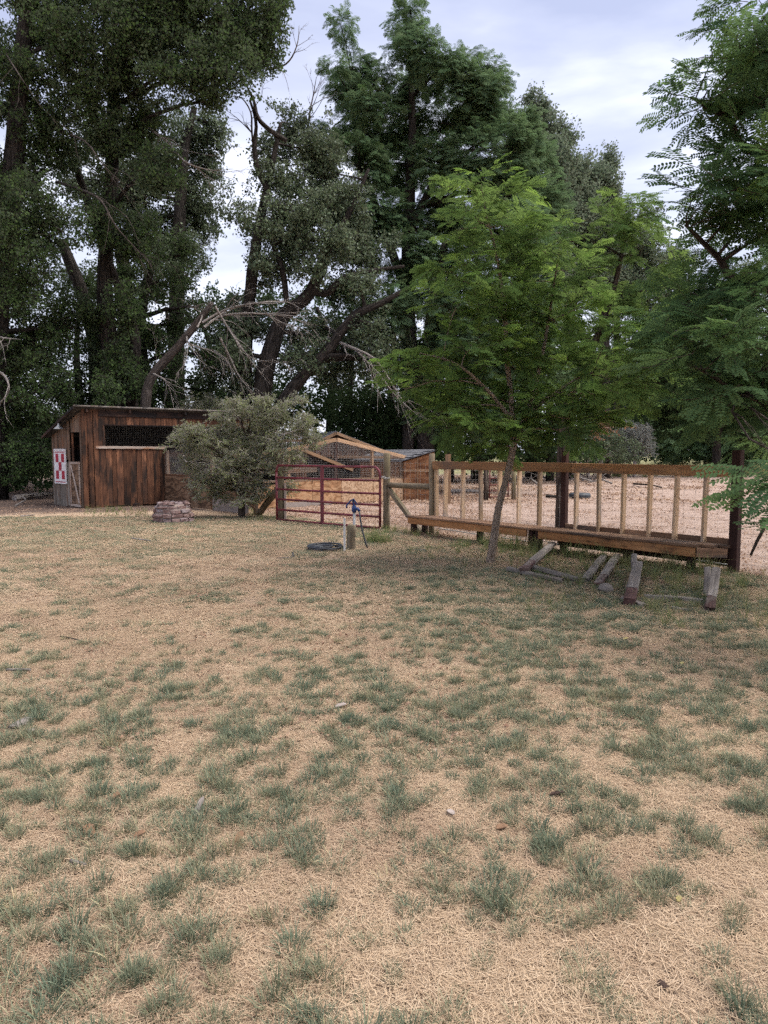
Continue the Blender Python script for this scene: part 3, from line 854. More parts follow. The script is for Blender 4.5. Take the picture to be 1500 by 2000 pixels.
while y < 17.5:
    row = 0.05 if y < 4.5 else (0.062 if y < 7.5 else 0.095)
    n = int(2 * (0.56 * y + 1.2) / row)
    for i in range(n):
        x = rg.uniform(-0.56 * y - 1.2, 0.56 * y + 1.2); yy = y + rg.uniform(-row, row)
        b = beyond(x, yy)
        if b > -0.1: continue
        if x < -4 and yy - 0.3 * x > 20.6: continue
        g = green(x, yy)
        if b > -1.2: g += 0.25
        if y < 9.5:
            pr = max(0.015, min(1, (g - 0.44) * 2.2))
            if rg.random() < pr * 0.74:
                P.append((x, yy, gz(x, yy))); Q.append((rg.uniform(-.12, .12), rg.uniform(-.12, .12), rg.uniform(0, 6.28)))
                s_ = rg.choice((rg.uniform(0.35, 0.65), rg.uniform(0.55, 0.95), rg.uniform(0.8, 1.2))) * (0.85 + 0.35 * min(1, max(0, g - 0.5))); SC.append((s_, s_, s_ * rg.uniform(.7, 1.05)))
                TI.append(max(0, min(0.9, abs(rg.gauss(0.06, 0.16)) + (0.15 if g < 0.6 else 0))))
        if y > 5.5:
            pr = max(0.03, min(1, (g - 0.36) * 2.0)) * min(1, (y - 5.5) / 2.5)
            if rg.random() < pr * 0.7:
                P2.append((x, yy, gz(x, yy))); Q2.append((rg.uniform(-.1, .1), rg.uniform(-.1, .1), rg.uniform(0, 6.28)))
                s_ = rg.uniform(0.6, 1.15); SC2.append((s_, s_, s_ * rg.uniform(.6, 1.1)))
                TI2.append(max(0, min(0.95, abs(rg.gauss(0.05, 0.16)) + (0.15 if g < 0.55 else 0))))
    y += row
lawn = scatter('lawn_grass', P, Q, SC, TI, S['tuft'], seed=1)
tag(lawn, 'blue-green grass tufts scattered over the dry lawn', 'grass')
lawn2 = scatter('lawn_grass', P2, Q2, SC2, TI2, S['lawn'], seed=2)
tag(lawn2, 'short patchy lawn grass in the middle distance before the fence', 'grass')
# straw thatch
P, Q, SC, TI = [], [], [], []
P2, Q2, SC2, TI2 = [], [], [], []
for k in range(6800):
    y = 1.3 + 5.9 * rg.random() ** 0.75; x = rg.uniform(-0.56 * y - 1.1, 0.56 * y + 1.1)
    if beyond(x, y) > 0: continue
    if fbm(x, y, 0.7, 5.0, 3) > 0.30: continue            # bare spots
    P.append((x, y, gz(x, y) + 0.001)); Q.append((0, 0, rg.uniform(0, 6.28))); SC.append(rg.uniform(0.8, 1.25)); TI.append(max(0, min(0.8, rg.gauss(0.12, 0.18) + 0.8 * fbm(x, y, 0.9, 6.0, 3))))
for k in range(6000):
    y = 6.0 + 11.5 * rg.random() ** 0.8; x = rg.uniform(-0.56 * y - 1.1, 0.56 * y + 1.1)
    b = beyond(x, y)
    if b > -0.2: continue
    if x < -4 and y - 0.3 * x > 20.6: continue
    P2.append((x, y, gz(x, y) + 0.001)); Q2.append((0, 0, rg.uniform(0, 6.28))); SC2.append(rg.uniform(0.7, 1.2)); TI2.append(max(0, min(0.9, rg.gauss(0.15, 0.2) + fbm(x, y, 1.5, 6.0, 3))))
tag(scatter('dry_straw', P, Q, SC, TI, S['straw'], seed=3), 'bleached straw thatch lying between the near tufts', 'straw')
tag(scatter('dry_straw', P2, Q2, SC2, TI2, S['straw_far'], seed=4), 'bleached straw thatch on the farther lawn', 'straw')
# tall grass at the bench, the fence foot, the hydrant
P, Q, SC, TI = [], [], [], []
def tall(x, y, s_, ti=0.1):
    P.append((x, y, gz(x, y))); Q.append((rg.uniform(-.15, .15), rg.uniform(-.15, .15), rg.uniform(0, 6.28))); SC.append((s_, s_, s_)); TI.append(max(0, min(1, rg.gauss(ti, 0.2))))
for k in range(330):
    tt = rg.uniform(1.4, 6.2); of = rg.uniform(0.2, 2.4)
    if of > 0.9 and rg.random() < 0.25: continue
    q = FL(tt, of); tall(q.x, q.y, rg.uniform(0.25, 0.75) * (0.62 if of > 1.5 else 1), 0.15)
for k in range(60):
    tt = rg.uniform(1.5, 5.6); q = FL(tt, rg.uniform(0.25, 0.6)); tall(q.x, q.y, rg.uniform(0.6, 1.05), 0.2)
for k in range(26):
    c = gp(738, 1060); tall(c.x + rg.gauss(0, .12), c.y + rg.gauss(0, .13), rg.uniform(0.5, 0.9), 0.05)
for k in range(60):
    tt = rg.uniform(-1.5, 0.4); q = FL(tt, rg.uniform(-0.1, 0.6)); tall(q.x, q.y, rg.uniform(0.25, 0.6), 0.25)
for k in range(70):
    q = gp(rg.uniform(480, 545), rg.uniform(995, 1020)); tall(q.x, q.y, rg.uniform(0.2, 0.5), 0.3)
for k in range(90):
    q = gp(rg.uniform(165, 290), rg.uniform(992, 1010)); tall(q.x, q.y, rg.uniform(0.2, 0.5), 0.15)
for k in range(120):
    q = gp(rg.uniform(1000, 1420), rg.uniform(1105, 1200)); tall(q.x, q.y, rg.uniform(0.25, 0.5), 0.2)
for k in range(45):
    q = gp(rg.uniform(1250, 1500), rg.uniform(1110, 1230)); tall(q.x, q.y, rg.uniform(0.3, 0.65), 0.25)
tag(scatter('tall_grass', P, Q, SC, TI, S['tall'], seed=5), 'longer green grass along the bench, the fence foot and the water tap', 'grass')
P, Q, SC, TI = [], [], [], []
for k in range(900):                                       # grass at the far end of the yard
    y = rg.uniform(46, 75); x = rg.uniform(8, 45)
    P.append((x, y, 0)); Q.append((0, 0, rg.uniform(0, 6.28))); SC.append(rg.uniform(1.5, 3.0)); TI.append(max(0, min(1, rg.gauss(.4, .3))))
tag(scatter('pasture_grass', P, Q, SC, TI, S['tall'], seed=6), 'pale rough grass at the far end of the dirt yard', 'grass')
# wood chips and fallen leaves
P, Q, SC, TI = [], [], [], []
for k in range(5200):
    y = rg.uniform(9.0, 25); x = rg.uniform(-5, 0.6 * y + 1)
    b = beyond(x, y)
    if b < 0.0 or y < 9: continue
    if x > 2.5 and rg.random() < 0.78: continue
    P.append((x, y, gz(x, y))); Q.append((0, 0, rg.uniform(0, 6.28))); SC.append(rg.uniform(0.7, 1.2)); TI.append(max(0, min(0.8, rg.gauss(.15, .25))))
for k in range(420):                                       # drift of leaves under the bench and round the young tree
    q = FL(rg.uniform(-0.3, 6.3), rg.uniform(-0.1, 1.6) if rg.random() < .6 else rg.uniform(0, 0.5))
    P.append((q.x, q.y, gz(q.x, q.y))); Q.append((0, 0, rg.uniform(0, 6.28))); SC.append(rg.uniform(0.6, 1.0)); TI.append(max(0, min(1, rg.gauss(.7, .25))))
for k in range(520):                                       # round the shed, the stone ring and the gate
    q = gp(rg.uniform(0, 620), rg.uniform(968, 1030) if rg.random() < 0.7 else rg.uniform(985, 1060))
    P.append((q.x, q.y, gz(q.x, q.y))); Q.append((0, 0, rg.uniform(0, 6.28))); SC.append(rg.uniform(0.5, 1.0)); TI.append(max(0, min(1, rg.gauss(.35, .3))))
for k in range(520):                                       # a thin sprinkle over the lawn
    y = rg.uniform(3.5, 15); x = rg.uniform(-.5 * y, .4 * y)
    if beyond(x, y) > 0: continue
    P.append((x, y, gz(x, y) + .01)); Q.append((0, 0, rg.uniform(0, 6.28))); SC.append(rg.uniform(0.35, 0.8)); TI.append(rg.uniform(0, .9))
tag(scatter('leaf_litter', P, Q, SC, TI, S['chip'], seed=7), 'brown leaf litter and wood chips on the yard and along the fence', 'litter')
P, Q, SC, TI = [], [], [], []
for k in range(2600):
    y = rg.uniform(22, 50); x = rg.uniform(-6, 0.62 * y)
    if x > 0.18 * y and rg.random() < 0.75: continue
    P.append((x, y, gz(x, y))); Q.append((0, 0, rg.uniform(0, 6.28))); SC.append(rg.uniform(0.8, 1.6)); TI.append(max(0, min(0.8, rg.gauss(.2, .25))))
tag(scatter('leaf_litter', P, Q, SC, TI, S['chip_big'], seed=8), 'coarser litter on the far part of the dirt yard', 'litter')

# ================================================================== OLD SHED (left)
SC0 = Vector((-8.43, 20.1, 0)); SU = Vector((0.805, 0.593, 0)).normalized()
SB = Vector((-SU.y, SU.x, 0))                       # towards the back
SB = Vector((-0.70, 0.714, 0)).normalized()
SN = Vector((SU.y, -SU.x, 0)).normalized()          # outward of front wall
SL = Vector((-SB.y, SB.x, 0)).normalized()          # outward of side wall
if SL.dot(Vector((0, -1, 0))) < 0: SL = -SL
def SF(s, z, off=0): q = SC0 + SU * s + SN * off; return Vector((q.x, q.y, z))
def SS(q_, z, off=0): q = SC0 + SB * q_ + SL * off; return Vector((q.x, q.y, z))
shed = thing('old_shed', 'weathered brown board shed with sloping roof and long dark mesh window', 'shed', tuple(SC0))
LEN, DEP, ZF, ZB = 5.13, 2.24, 2.80, 2.10
rr = random.Random(3)
# front wall boards: full height left of the window, short ones below and above
def board(nm, a, b, wid, thick, outv, mat, parent=shed):
    return MB().beam(a, b, wid, thick, up=outv, c=0.003).build(nm, mat, parent)
s = 0.0
while s < 2.36:
    wd = rr.uniform(0.115, 0.20)
    th = rr.uniform(0.018, 0.03); of = rr.uniform(0.0, 0.022)
    mid = s + wd / 2
    if mid < 0.58:
        board('board', SF(mid, rr.uniform(-.02, .03), of), SF(mid, ZF - 0.02, of), wd - 0.008, th, SN, M['board_brown'])
    else:
        board('board', SF(mid, rr.uniform(0.0, 0.06), of), SF(mid, 1.66 + rr.uniform(-.02, .01), of), wd - 0.008, th, SN, M['board_brown'])
    s += wd
s = 0.60
while s < LEN:
    wd = rr.uniform(0.12, 0.2)
    of = rr.uniform(0.0, 0.012)
    board('board', SF(s + wd / 2, 2.34 + rr.uniform(-.01, .01), of), SF(s + wd / 2, 2.60, of), wd - 0.006, 0.02, SN, M['board_brown'])
    s += wd
# eave's shadow painted in as a strip of dark boards
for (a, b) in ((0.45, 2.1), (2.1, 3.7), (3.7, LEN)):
    board('eave_shadow_board', SF(a + .005, 2.68, 0.035), SF(b - .005, 2.68, 0.035), 0.19, 0.022, SN, M['board_dark'])
board('batten', SF(0.04, 0.0, 0.03), SF(0.04, 2.78, 0.03), 0.09, 0.03, SN, M['board_brown'])
board('batten', SF(0.22, 0.0, 0.045), SF(0.22, 1.85, 0.045), 0.12, 0.03, SN, M['board_brown'])
# long window: dark room behind wire, sill, frame
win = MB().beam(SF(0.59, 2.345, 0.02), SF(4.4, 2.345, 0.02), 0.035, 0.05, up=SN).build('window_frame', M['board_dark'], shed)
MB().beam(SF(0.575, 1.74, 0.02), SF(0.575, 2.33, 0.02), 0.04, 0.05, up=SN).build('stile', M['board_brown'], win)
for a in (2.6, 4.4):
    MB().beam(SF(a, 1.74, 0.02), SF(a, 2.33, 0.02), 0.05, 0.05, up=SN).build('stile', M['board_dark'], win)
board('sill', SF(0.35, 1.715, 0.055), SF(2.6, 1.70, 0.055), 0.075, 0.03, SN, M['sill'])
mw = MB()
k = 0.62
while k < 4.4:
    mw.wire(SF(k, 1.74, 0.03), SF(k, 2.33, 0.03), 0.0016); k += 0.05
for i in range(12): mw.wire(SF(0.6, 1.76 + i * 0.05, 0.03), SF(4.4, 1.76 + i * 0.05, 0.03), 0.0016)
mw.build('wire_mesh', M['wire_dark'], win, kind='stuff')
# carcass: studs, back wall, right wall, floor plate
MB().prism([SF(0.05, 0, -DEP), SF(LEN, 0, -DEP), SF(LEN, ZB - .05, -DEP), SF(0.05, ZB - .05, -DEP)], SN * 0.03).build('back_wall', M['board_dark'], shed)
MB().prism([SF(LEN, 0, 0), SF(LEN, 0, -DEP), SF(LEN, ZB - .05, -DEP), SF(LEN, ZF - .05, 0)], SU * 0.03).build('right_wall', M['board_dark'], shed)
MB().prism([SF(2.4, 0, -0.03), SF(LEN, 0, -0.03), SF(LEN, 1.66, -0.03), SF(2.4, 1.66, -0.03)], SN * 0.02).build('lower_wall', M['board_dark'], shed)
# side wall boards with the half door
q_ = 0.86
rr = random.Random(8)
while q_ < DEP - 0.02:
    wd = min(rr.uniform(0.12, 0.2), DEP - q_)
    mid = q_ + wd / 2; zt = ZF - (ZF - ZB) * mid / DEP - 0.05
    of = rr.uniform(0, 0.012)
    board('side_board', SS(mid, rr.uniform(-.02, .03), of), SS(mid, 1.3 + rr.uniform(-.05, .05), of), wd - 0.006, 0.02, SL, M['board_grey'])
    board('side_board', SS(mid, 1.36, of + .001), SS(mid, zt, of), wd - 0.006, 0.02, SL, M['board_greybrown'])
    q_ += wd
board('corner_board', SS(0.05, 0, 0.012), SS(0.05, ZF - .1, 0.012), 0.10, 0.025, SL, M['board_greybrown'])
board('door_jamb', SS(0.88, 0, 0.02), SS(0.88, 2.28, 0.02), 0.07, 0.03, SL, M['board_greybrown'])
for a in (0.2, 0.36, 0.52, 0.68):
    zt = ZF - (ZF - ZB) * (a + .08) / DEP - 0.05
    board('side_board', SS(a, 2.14, 0.004), SS(a, zt, 0.004), 0.15, 0.02, SL, M['board_greybrown'])
door = MB().prism([SS(0.12, 0.03, 0.01), SS(0.84, 0.03, 0.01), SS(0.84, 1.30, 0.01), SS(0.12, 1.30, 0.01)], SL * 0.015).build('half_door', M['ply_old'], shed)
for a, b in ((SS(0.12, .06, .04), SS(.84, .06, .04)), (SS(.12, 1.27, .04), SS(.84, 1.27, .04)), (SS(.155, .1, .04), SS(.155, 1.23, .04)), (SS(.805, .1, .04), SS(.805, 1.23, .04)), (SS(.22, .13, .042), SS(.74, 1.2, .042))):
    MB().beam(a, b, 0.07, 0.022, up=SL).build('door_trim', M['sill'], door)
inner = MB().beam(SS(0.80, 1.32, -0.05), SS(0.80, 2.12, -0.05), 0.10, 0.03, up=SL).build('door_jamb', M['board_brown'], shed)
# roof: sheets, edge boards
rp = [SF(-0.22, ZF + 0.02, 0.22), SF(LEN + .15, ZF + 0.02, 0.22), SF(LEN + .15, ZB - 0.07, -DEP - .25), SF(-0.22, ZB - 0.07, -DEP - .25)]
# follow the side wall's own direction
rp[3] = SS(DEP + 0.3, ZB - 0.08, 0.2); rp[2] = rp[3] + SU * (LEN + 0.4)
rp[0] = SF(-0.24, ZF + 0.02, 0.20); rp[1] = SF(LEN + 0.16, ZF + 0.02, 0.20)
roof = MB().prism(rp, (0, 0, 0.035)).build('roof', M['tar'], shed)
for i in range(9):
    a = rp[0].lerp(rp[1], (i + .5) / 9); b = rp[3].lerp(rp[2], (i + .5) / 9)
    MB().beam(a + Vector((0, 0, .045)), b + Vector((0, 0, .045)), 0.55, 0.012).build('roof_sheet', M['tar'], roof)
MB().beam(rp[0] + Vector((0, 0, .03)), rp[1] + Vector((0, 0, .03)), 0.03, 0.035).build('roof_edge', M['roof_edge'], roof)
MB().beam(rp[0] + Vector((0, 0, -.01)) - SL * .0, rp[3] + Vector((0, 0, -.01)), 0.03, 0.08).build('roof_edge', M['board_dark'], roof)
for a in (0.12, 1.3, 2.95, 4.1):
    MB().beam(SF(a, ZF - 0.06, 0.16), SF(a, ZF - 0.06 - 0.3 * (0.6 / DEP), -0.4), 0.05, 0.10).build('rafter', M['board_dark'], shed)
# checkered sign
sgn = thing('feed_sign', 'white sign with red checker squares on the grey shed wall', 'sign', tuple(SS(1.53, 0.68, 0.03)))
MB().prism([SS(1.10, .68, .035), SS(1.96, .68, .035), SS(1.96, 1.64, .035), SS(1.10, 1.64, .035)], SL * 0.02).build('sign_board', M['white_paint'], sgn)
for za_, zb_ in ((1.60, 0.012), (0.725, 0.012)):
    MB().beam(SS(1.14, za_ - .02, .058), SS(1.92, za_ - .02, .058), 0.028, 0.004, up=SL, c=.001).build('red_stripe', M['red_paint'], sgn)
cw, ch = 0.66 / 3, 0.75 / 3
for r_ in range(3):
    for c_ in range(3):
        if (r_ + c_) % 2 == 0:
            a = 1.20 + c_ * cw; z0 = 0.785 + r_ * ch
            MB().prism([SS(a, z0, .0555), SS(a + cw, z0, .0555), SS(a + cw, z0 + ch, .0555), SS(a, z0 + ch, .0555)], SL * 0.003).build('red_square', M['red_paint'], sgn)
for a, b in ((SS(1.10, .67, .05), SS(1.10, 1.65, .05)), (SS(1.96, .67, .05), SS(1.96, 1.65, .05)), (SS(1.08, .665, .05), SS(1.98, .665, .05)), (SS(1.08, 1.655, .05), SS(1.98, 1.655, .05))):
    MB().beam(a, b, 0.035, 0.035, up=SL).build('sign_frame', M['white_paint'], sgn)
# gooseneck barn lamp
lp = thing('barn_lamp', 'small metal gooseneck lamp with cone shade above the checkered sign', 'lamp', tuple(SS(1.05, 2.35, 0.02)))
arc = [SS(1.05, 2.38 + .14 * math.sin(a), 0.03 + .10 - .10 * math.cos(a)) for a in [i * math.pi / 6 for i in range(7)]]
MB().tube(arc, 0.012, 6).build('arm', M['wire_dark'], lp)
c0 = arc[-1]
MB().tube([c0 + Vector((0, 0, .02)), c0 + Vector((0, 0, -.03)), c0 + Vector((0, 0, -.07)), c0 + Vector((0, 0, -.14))], [0.025, 0.03, 0.07, 0.145], 14, cap=False).build('shade', M['galv'], lp)
# floor-level junk left of the shed
def log_thing(name, label, p0, p1, r0, r1, mat, cat='log', group=None, seed=1, kinks=5, jit=0.12):
    rr_ = random.Random(seed); p0 = Vector(p0); p1 = Vector(p1)
    pts = []; L = (p1 - p0).length
    for i in range(kinks):
        q = i / (kinks - 1)
        p_ = p0.lerp(p1, q) + Vector((rr_.uniform(-1, 1), rr_.uniform(-1, 1), rr_.uniform(0, .5))) * L * 0.03 * (1 if 0 < i < kinks - 1 else 0)
        pts.append(p_)
    o_ = MB().tube(pts, [r0 + (r1 - r0) * i / (kinks - 1) for i in range(kinks)], 7, jit=jit, rng=rr_).build(name, mat, loc=tuple(p0))
    return tag(o_, label, cat, group)
log_thing('fallen_log', 'grey log on bare soil left of the shed wall', gp(28, 978) + Vector((0, 0, .08)), gp(104, 972) + Vector((0, 0, .14)), 0.10, 0.07, M['bark_dead'], seed=4)
log_thing('fallen_branch', 'thin grey branch in front of the log left of shed', gp(30, 990) + Vector((0, 0, .03)), gp(70, 972) + Vector((0, 0, .2)), 0.03, 0.012, M['bark_dead'], 'branch', seed=5)
log_thing('fallen_branch', 'small stick on dark soil before the shed side', gp(40, 1010) + Vector((0, 0, .02)), gp(68, 1008) + Vector((0, 0, .03)), 0.02, 0.012, M['bark_dead'], 'branch', seed=6)

# ================================================================== CHICKEN RUN beside the shed (plywood skirt and wire)
RA = Vector((-6.53, 21.4, 0)); RB = Vector((-3.24, 18.0, 0))
RD = (RB - RA).normalized(); RN = Vector((RD.y, -RD.x, 0)); RL = (RB - RA).length
if RN.y > 0: RN = -RN
def RR(s_, z, off=0): q = RA + RD * s_ + RN * off; return Vector((q.x, q.y, z))
run1 = thing('wire_run', 'chicken run of old plywood and wire mesh beside the shed, behind the bush', 'chicken run', tuple(RA))
cuts = [0, 1.5, 2.62, 4.1, RL]
for i in range(4):
    a, b = cuts[i] + .008, cuts[i + 1] - .008
    z0 = 0.02 if i < 2 else 0.16
    MB().prism([RR(a, z0, 0), RR(b, z0, 0), RR(b, .88, 0), RR(a, .88, 0)], RN * 0.018).build('plywood_panel', M['ply_old'], run1)
MB().prism([RR(2.75, 0.0, .01), RR(4.45, 0.0, .01), RR(4.45, .26, .01), RR(2.75, .34, .01)], RN * 0.03).build('concrete_board', M['concrete'], run1)
for a in (0.05, 1.5, 2.62, 4.1, RL - .05):
    MB().beam(RR(a, 0, -.05), RR(a, 1.68, -.05), .09, .09, up=RN).build('post', M['board_greybrown'], run1)
MB().beam(RR(0, 1.68, -.05), RR(RL, 1.66, -.05), .09, .045, up=RN).build('top_rail', M['board_dark'], run1)
MB().beam(RR(0, .91, -.01), RR(RL, .91, -.01), .05, .035, up=RN).build('mid_rail', M['board_greybrown'], run1)
mw = MB(); k = 0.0
while k < RL: mw.wire(RR(k, .88, 0.005), RR(k, 1.66, 0.005), 0.0018); k += 0.055
for i in range(14): mw.wire(RR(0, .9 + i * .056, 0.005), RR(RL, .9 + i * .056, 0.005), 0.0018)
mw.build('wire_mesh', M['wire'], run1, kind='stuff')

# ================================================================== STONE RING
wc = gp(328, 1022) + Vector((0, 0.42, 0))
ring = thing('brick_ring', 'low round ring of rough pinkish brick in front of the shed', 'brick ring', tuple(wc))
rr = random.Random(21)
hz_ = [0.0, 0.105, 0.20, 0.295, 0.375, 0.455]; rad_ = [0.445, 0.45, 0.425, 0.385, 0.345]
core = MB()
prof = [(0.40, -0.02), (0.425, 0.1), (0.40, 0.2), (0.365, 0.3), (0.325, 0.40), (0.27, 0.43), (0.22, 0.40), (0.2, 0.1)]
n0 = 24
for (r_, z_) in prof:
    for i in range(n0):
        a = 2 * math.pi * i / n0
        core.v.append(wc + Vector((math.cos(a) * r_, math.sin(a) * r_, z_)))
for k in range(len(prof) - 1):
    for i in range(n0):
        j = (i + 1) % n0
        core.face([k * n0 + i, k * n0 + j, (k + 1) * n0 + j, (k + 1) * n0 + i], None, True)
core.face([(len(prof) - 1) * n0 + i for i in range(n0)])
core.build('mortar', M['mortar'], ring)
for c_ in range(5):
    nb = 12 if c_ < 3 else 10
    ph = rr.random() * 0.5; a = ph
    ws = [rr.uniform(0.8, 1.25) for _ in range(nb)]; tot = sum(ws)
    for i in range(nb):
        a1 = a + 2 * math.pi * ws[i] / tot
        g_ = 0.028
        am = (a + a1) / 2
        ro = rad_[c_] + rr.uniform(-.03, .03); ri = ro - 0.12
        z0 = hz_[c_] + 0.008 + rr.uniform(-.008, .006); z1 = hz_[c_ + 1] - 0.008 + rr.uniform(-.008, .01)
        b = MB(); ch_ = 0.018
        ring_pts = []
        for aa in (a + g_, am, a1 - g_):
            ring_pts.append(aa)
        for (r_, z_) in ((ro - ch_, z0), (ro, z0 + ch_), (ro - .004, z1 - ch_), (ro - ch_, z1), (ri, z1), (ri, z0)):
            for aa in ring_pts:
                rj = r_ + rr.uniform(-.014, .014)
                b.v.append(wc + Vector((math.cos(aa) * rj, math.sin(aa) * rj, z_ + rr.uniform(-.012, .012))))
        for k in range(6):
            kk = (k + 1) % 6
            for i2 in range(2):
                b.face([k * 3 + i2, k * 3 + i2 + 1, kk * 3 + i2 + 1, kk * 3 + i2])
        b.face([k * 3 for k in range(6)]); b.face([k * 3 + 2 for k in reversed(range(6))])
        b.build('brick', M['brick'] if rr.random() < 0.72 else M['brick_grey'], ring)
        a = a1
# plank platform and scrap behind it
pl = thing('plank_step', 'low weathered plank platform behind the brick ring', 'platform', tuple(gp(290, 990)))
for i in range(4):
    a = gp(250, 986 - i * 2.2) + Vector((0, 0, .12)); b = gp(412, 986 - i * 2.0) + Vector((0, 0, .12))
    MB().beam(a, b, 0.13, 0.035).build('plank', M['board_greybrown'], pl)
for px_ in (262, 330, 400):
    a = gp(px_, 990); MB().beam(a + Vector((0, .0, .05)), a + Vector((0.05, .8, .05)), 0.08, 0.09).build('bearer', M['board_dark'], pl)

# ================================================================== GATE
GR = Vector((-0.08, 14.5, 0)); GL = Vector((-2.46, 16.4, 0))
GD = (GR - GL).normalized(); GW = (GR - GL).length
def GG(s_, z): q = GL + GD * s_; return Vector((q.x, q.y, z))
gate = thing('farm_gate', 'dark red tubular steel farm gate with rounded top corner', 'gate', tuple(GL))
zs = [1.27, 0.995, 0.73, 0.50, 0.26, 0.035]
r_ = 0.026
cor = [GG(GW - 0.17 + 0.17 * math.sin(a), 1.27 - 0.17 + 0.17 * math.cos(a)) for a in [i * math.pi / 16 for i in range(9)]]
MB().tube([GG(0.05, 1.27), GG(GW * .5, 1.265)] + cor + [GG(GW, .6), GG(GW, 0.05)], r_, 8).build('top_rail', M['gate_red'], gate)
for z in zs[1:]:
    MB().tube([GG(0, z), GG(GW * .33, z - .004), GG(GW * .66, z - .006), GG(GW - .02, z)], r_ * 0.93, 8).build('rail', M['gate_red'], gate)
MB().tube([GG(0, 1.12), GG(0, 0.03)], r_, 8).build('stile', M['gate_red'], gate)
MB().tube([GG(0.0, 1.12), GG(0.015, 1.2), GG(0.06, 1.27)], r_, 8).build('stile', M['gate_red'], gate)
MB().beam(GG(1.43, 0.01), GG(1.43, 1.29), 0.085, 0.035, up=Vector((GD.y, -GD.x, 0))).build('centre_brace', M['gate_red'], gate)
ch = MB()
for i in range(7):
    p_ = GG(GW + 0.02 + i * 0.033, 1.055 + 0.012 * math.sin(i)) + Vector((0, .02 * i / 6, 0))
    ch.tube([p_ + Vector((math.cos(a) * .022, 0, math.sin(a) * .015)) for a in [j * math.pi / 4 for j in range(9)]], 0.005, 5, cap=False)
ch.build('chain', M['steel'], gate)
# gate posts and brace poles
def round_post(nm, p0, p1, r0, r1, mat, parent, seed=1, n=12):
    rr_ = random.Random(seed)
    p0 = Vector(p0); p1 = Vector(p1); pts = [p0.lerp(p1, i / 5) for i in range(6)]
    for i in range(1, 5): pts[i] += Vector((rr_.uniform(-1, 1), rr_.uniform(-1, 1), 0)) * 0.006
    d = (p1 - p0).normalized()
    pts.append(p1 + d * 0.012)
    return MB().tube(pts, [r0 + (r1 - r0) * i / 5 for i in range(6)] + [r1 * .8], n, jit=0.03, rng=rr_).build(nm, mat, parent)
lp0 = Vector((-2.42, 16.72, 0))
lbr = thing('gate_post', 'round wooden post with slanting brace pole at the left end of the red gate', 'fence post', tuple(lp0))
round_post('post', lp0 + Vector((0, 0, -.1)), lp0 + Vector((0, 0, 1.50)), 0.10, 0.09, M['log_post'], lbr, 1)
round_post('brace', Vector((-3.2, 18.05, -.02)), lp0 + Vector((-.06, .08, .72)), 0.085, 0.075, M['log_post'], lbr, 2)
round_post('rail', lp0 + Vector((-.05, .1, .96)), Vector((-3.3, 18.1, .98)), 0.06, 0.055, M['bark_dark'], lbr, 3)
MB().beam(lp0 + Vector((.12, -.06, 0)), lp0 + Vector((.12, -.06, .85)), .05, .05).build('stake', M['sill'], lbr)
rp0 = FL(-1.46); rp1 = FL(-0.09, 0.02)
rbr = thing('fence_brace', 'two grey round posts joined by a pole and diagonal brace right of gate', 'fence', tuple(rp0))
round_post('post', rp0 + Vector((0, 0, -.1)), rp0 + Vector((0, 0, 1.54)), 0.07, 0.068, M['log_post'], rbr, 4)
round_post('post', rp1 + Vector((0, 0, -.1)), rp1 + Vector((0, 0, 1.53)), 0.058, 0.055, M['log_post'], rbr, 5)
round_post('cross_pole', rp0 + Vector((0, 0, .90)) + DF * .05, rp1 + Vector((0, 0, .91)) - DF * .04, 0.056, 0.06, M['log_post'], rbr, 6)
MB().beam(rp0 + Vector((0, 0, .83)) + DF * .06, FL(-0.36, 0.03, 0.0), 0.085, 0.085, up=NF).build('diagonal_brace', M['log_post'], rbr)
mw = MB()
for z in [0.15 + .15 * i for i in range(9)]: mw.wire(FL(-1.42, -.06, z), FL(0.0, -.06, z), 0.0018)
k = -1.4
while k < 0: mw.wire(FL(k, -.06, 0.1), FL(k, -.06, 1.38), 0.0018); k += 0.15
mw.build('wire_mesh', M['wire'], rbr, kind='stuff')

# ================================================================== RAILING WITH BENCH
rail = thing('railing_bench', 'long wooden railing of studs with a brown plank bench along its foot', 'railing', tuple(FL(0)))
for tt in (0.0, 0.245, 0.695, 1.134, 1.574, 2.005, 2.434, 3.147, 3.553, 3.968, 4.386, 4.783, 5.19):
    dz = random.Random(int(tt * 1000)).uniform(-.012, .012)
    MB().beam(FL(tt + dz * 1.3, -0.02 + dz * .5, 0.34), FL(tt - dz, -0.02, 1.30), 0.038, 0.089, up=(NF + DF * dz * 9).normalized()).build('baluster', M['stud'], rail)
MB().beam(FL(-0.03, 0.045, 1.325), FL(3.10, 0.045, 1.325), 0.038, 0.145).build('top_rail', M['rail'], rail)
MB().beam(FL(3.105, 0.045, 1.322), FL(5.56, 0.045, 1.315), 0.038, 0.145).build('top_rail', M['rail'], rail)
MB().beam(FL(-0.03, -0.02, 1.322), FL(5.5, -0.02, 1.316), 0.09, 0.038).build('top_plate', M['stud'], rail)
MB().beam(FL(2.894, -0.06, -.1), FL(2.894, -0.06, 1.58), 0.088, 0.088, up=NF).build('post', M['dark_post'], rail)
MB().beam(FL(5.607, 0.0, -.1), FL(5.607, 0.0, 1.59), 0.11, 0.11, up=NF).build('post', M['dark_post'], rail)
sx = [0.0, 0.245, 0.695, 1.134, 1.574, 2.005, 2.434, 2.894, 3.147, 3.553, 3.968, 4.386, 4.783, 5.19, 5.55]
for a, b in zip(sx[:-1], sx[1:]):
    if a > 2.8: MB().beam(FL(a + .03, -0.045, 0.395), FL(b - .03, -0.045, 0.395), 0.038, 0.085).build('blocking', M['seat'], rail)
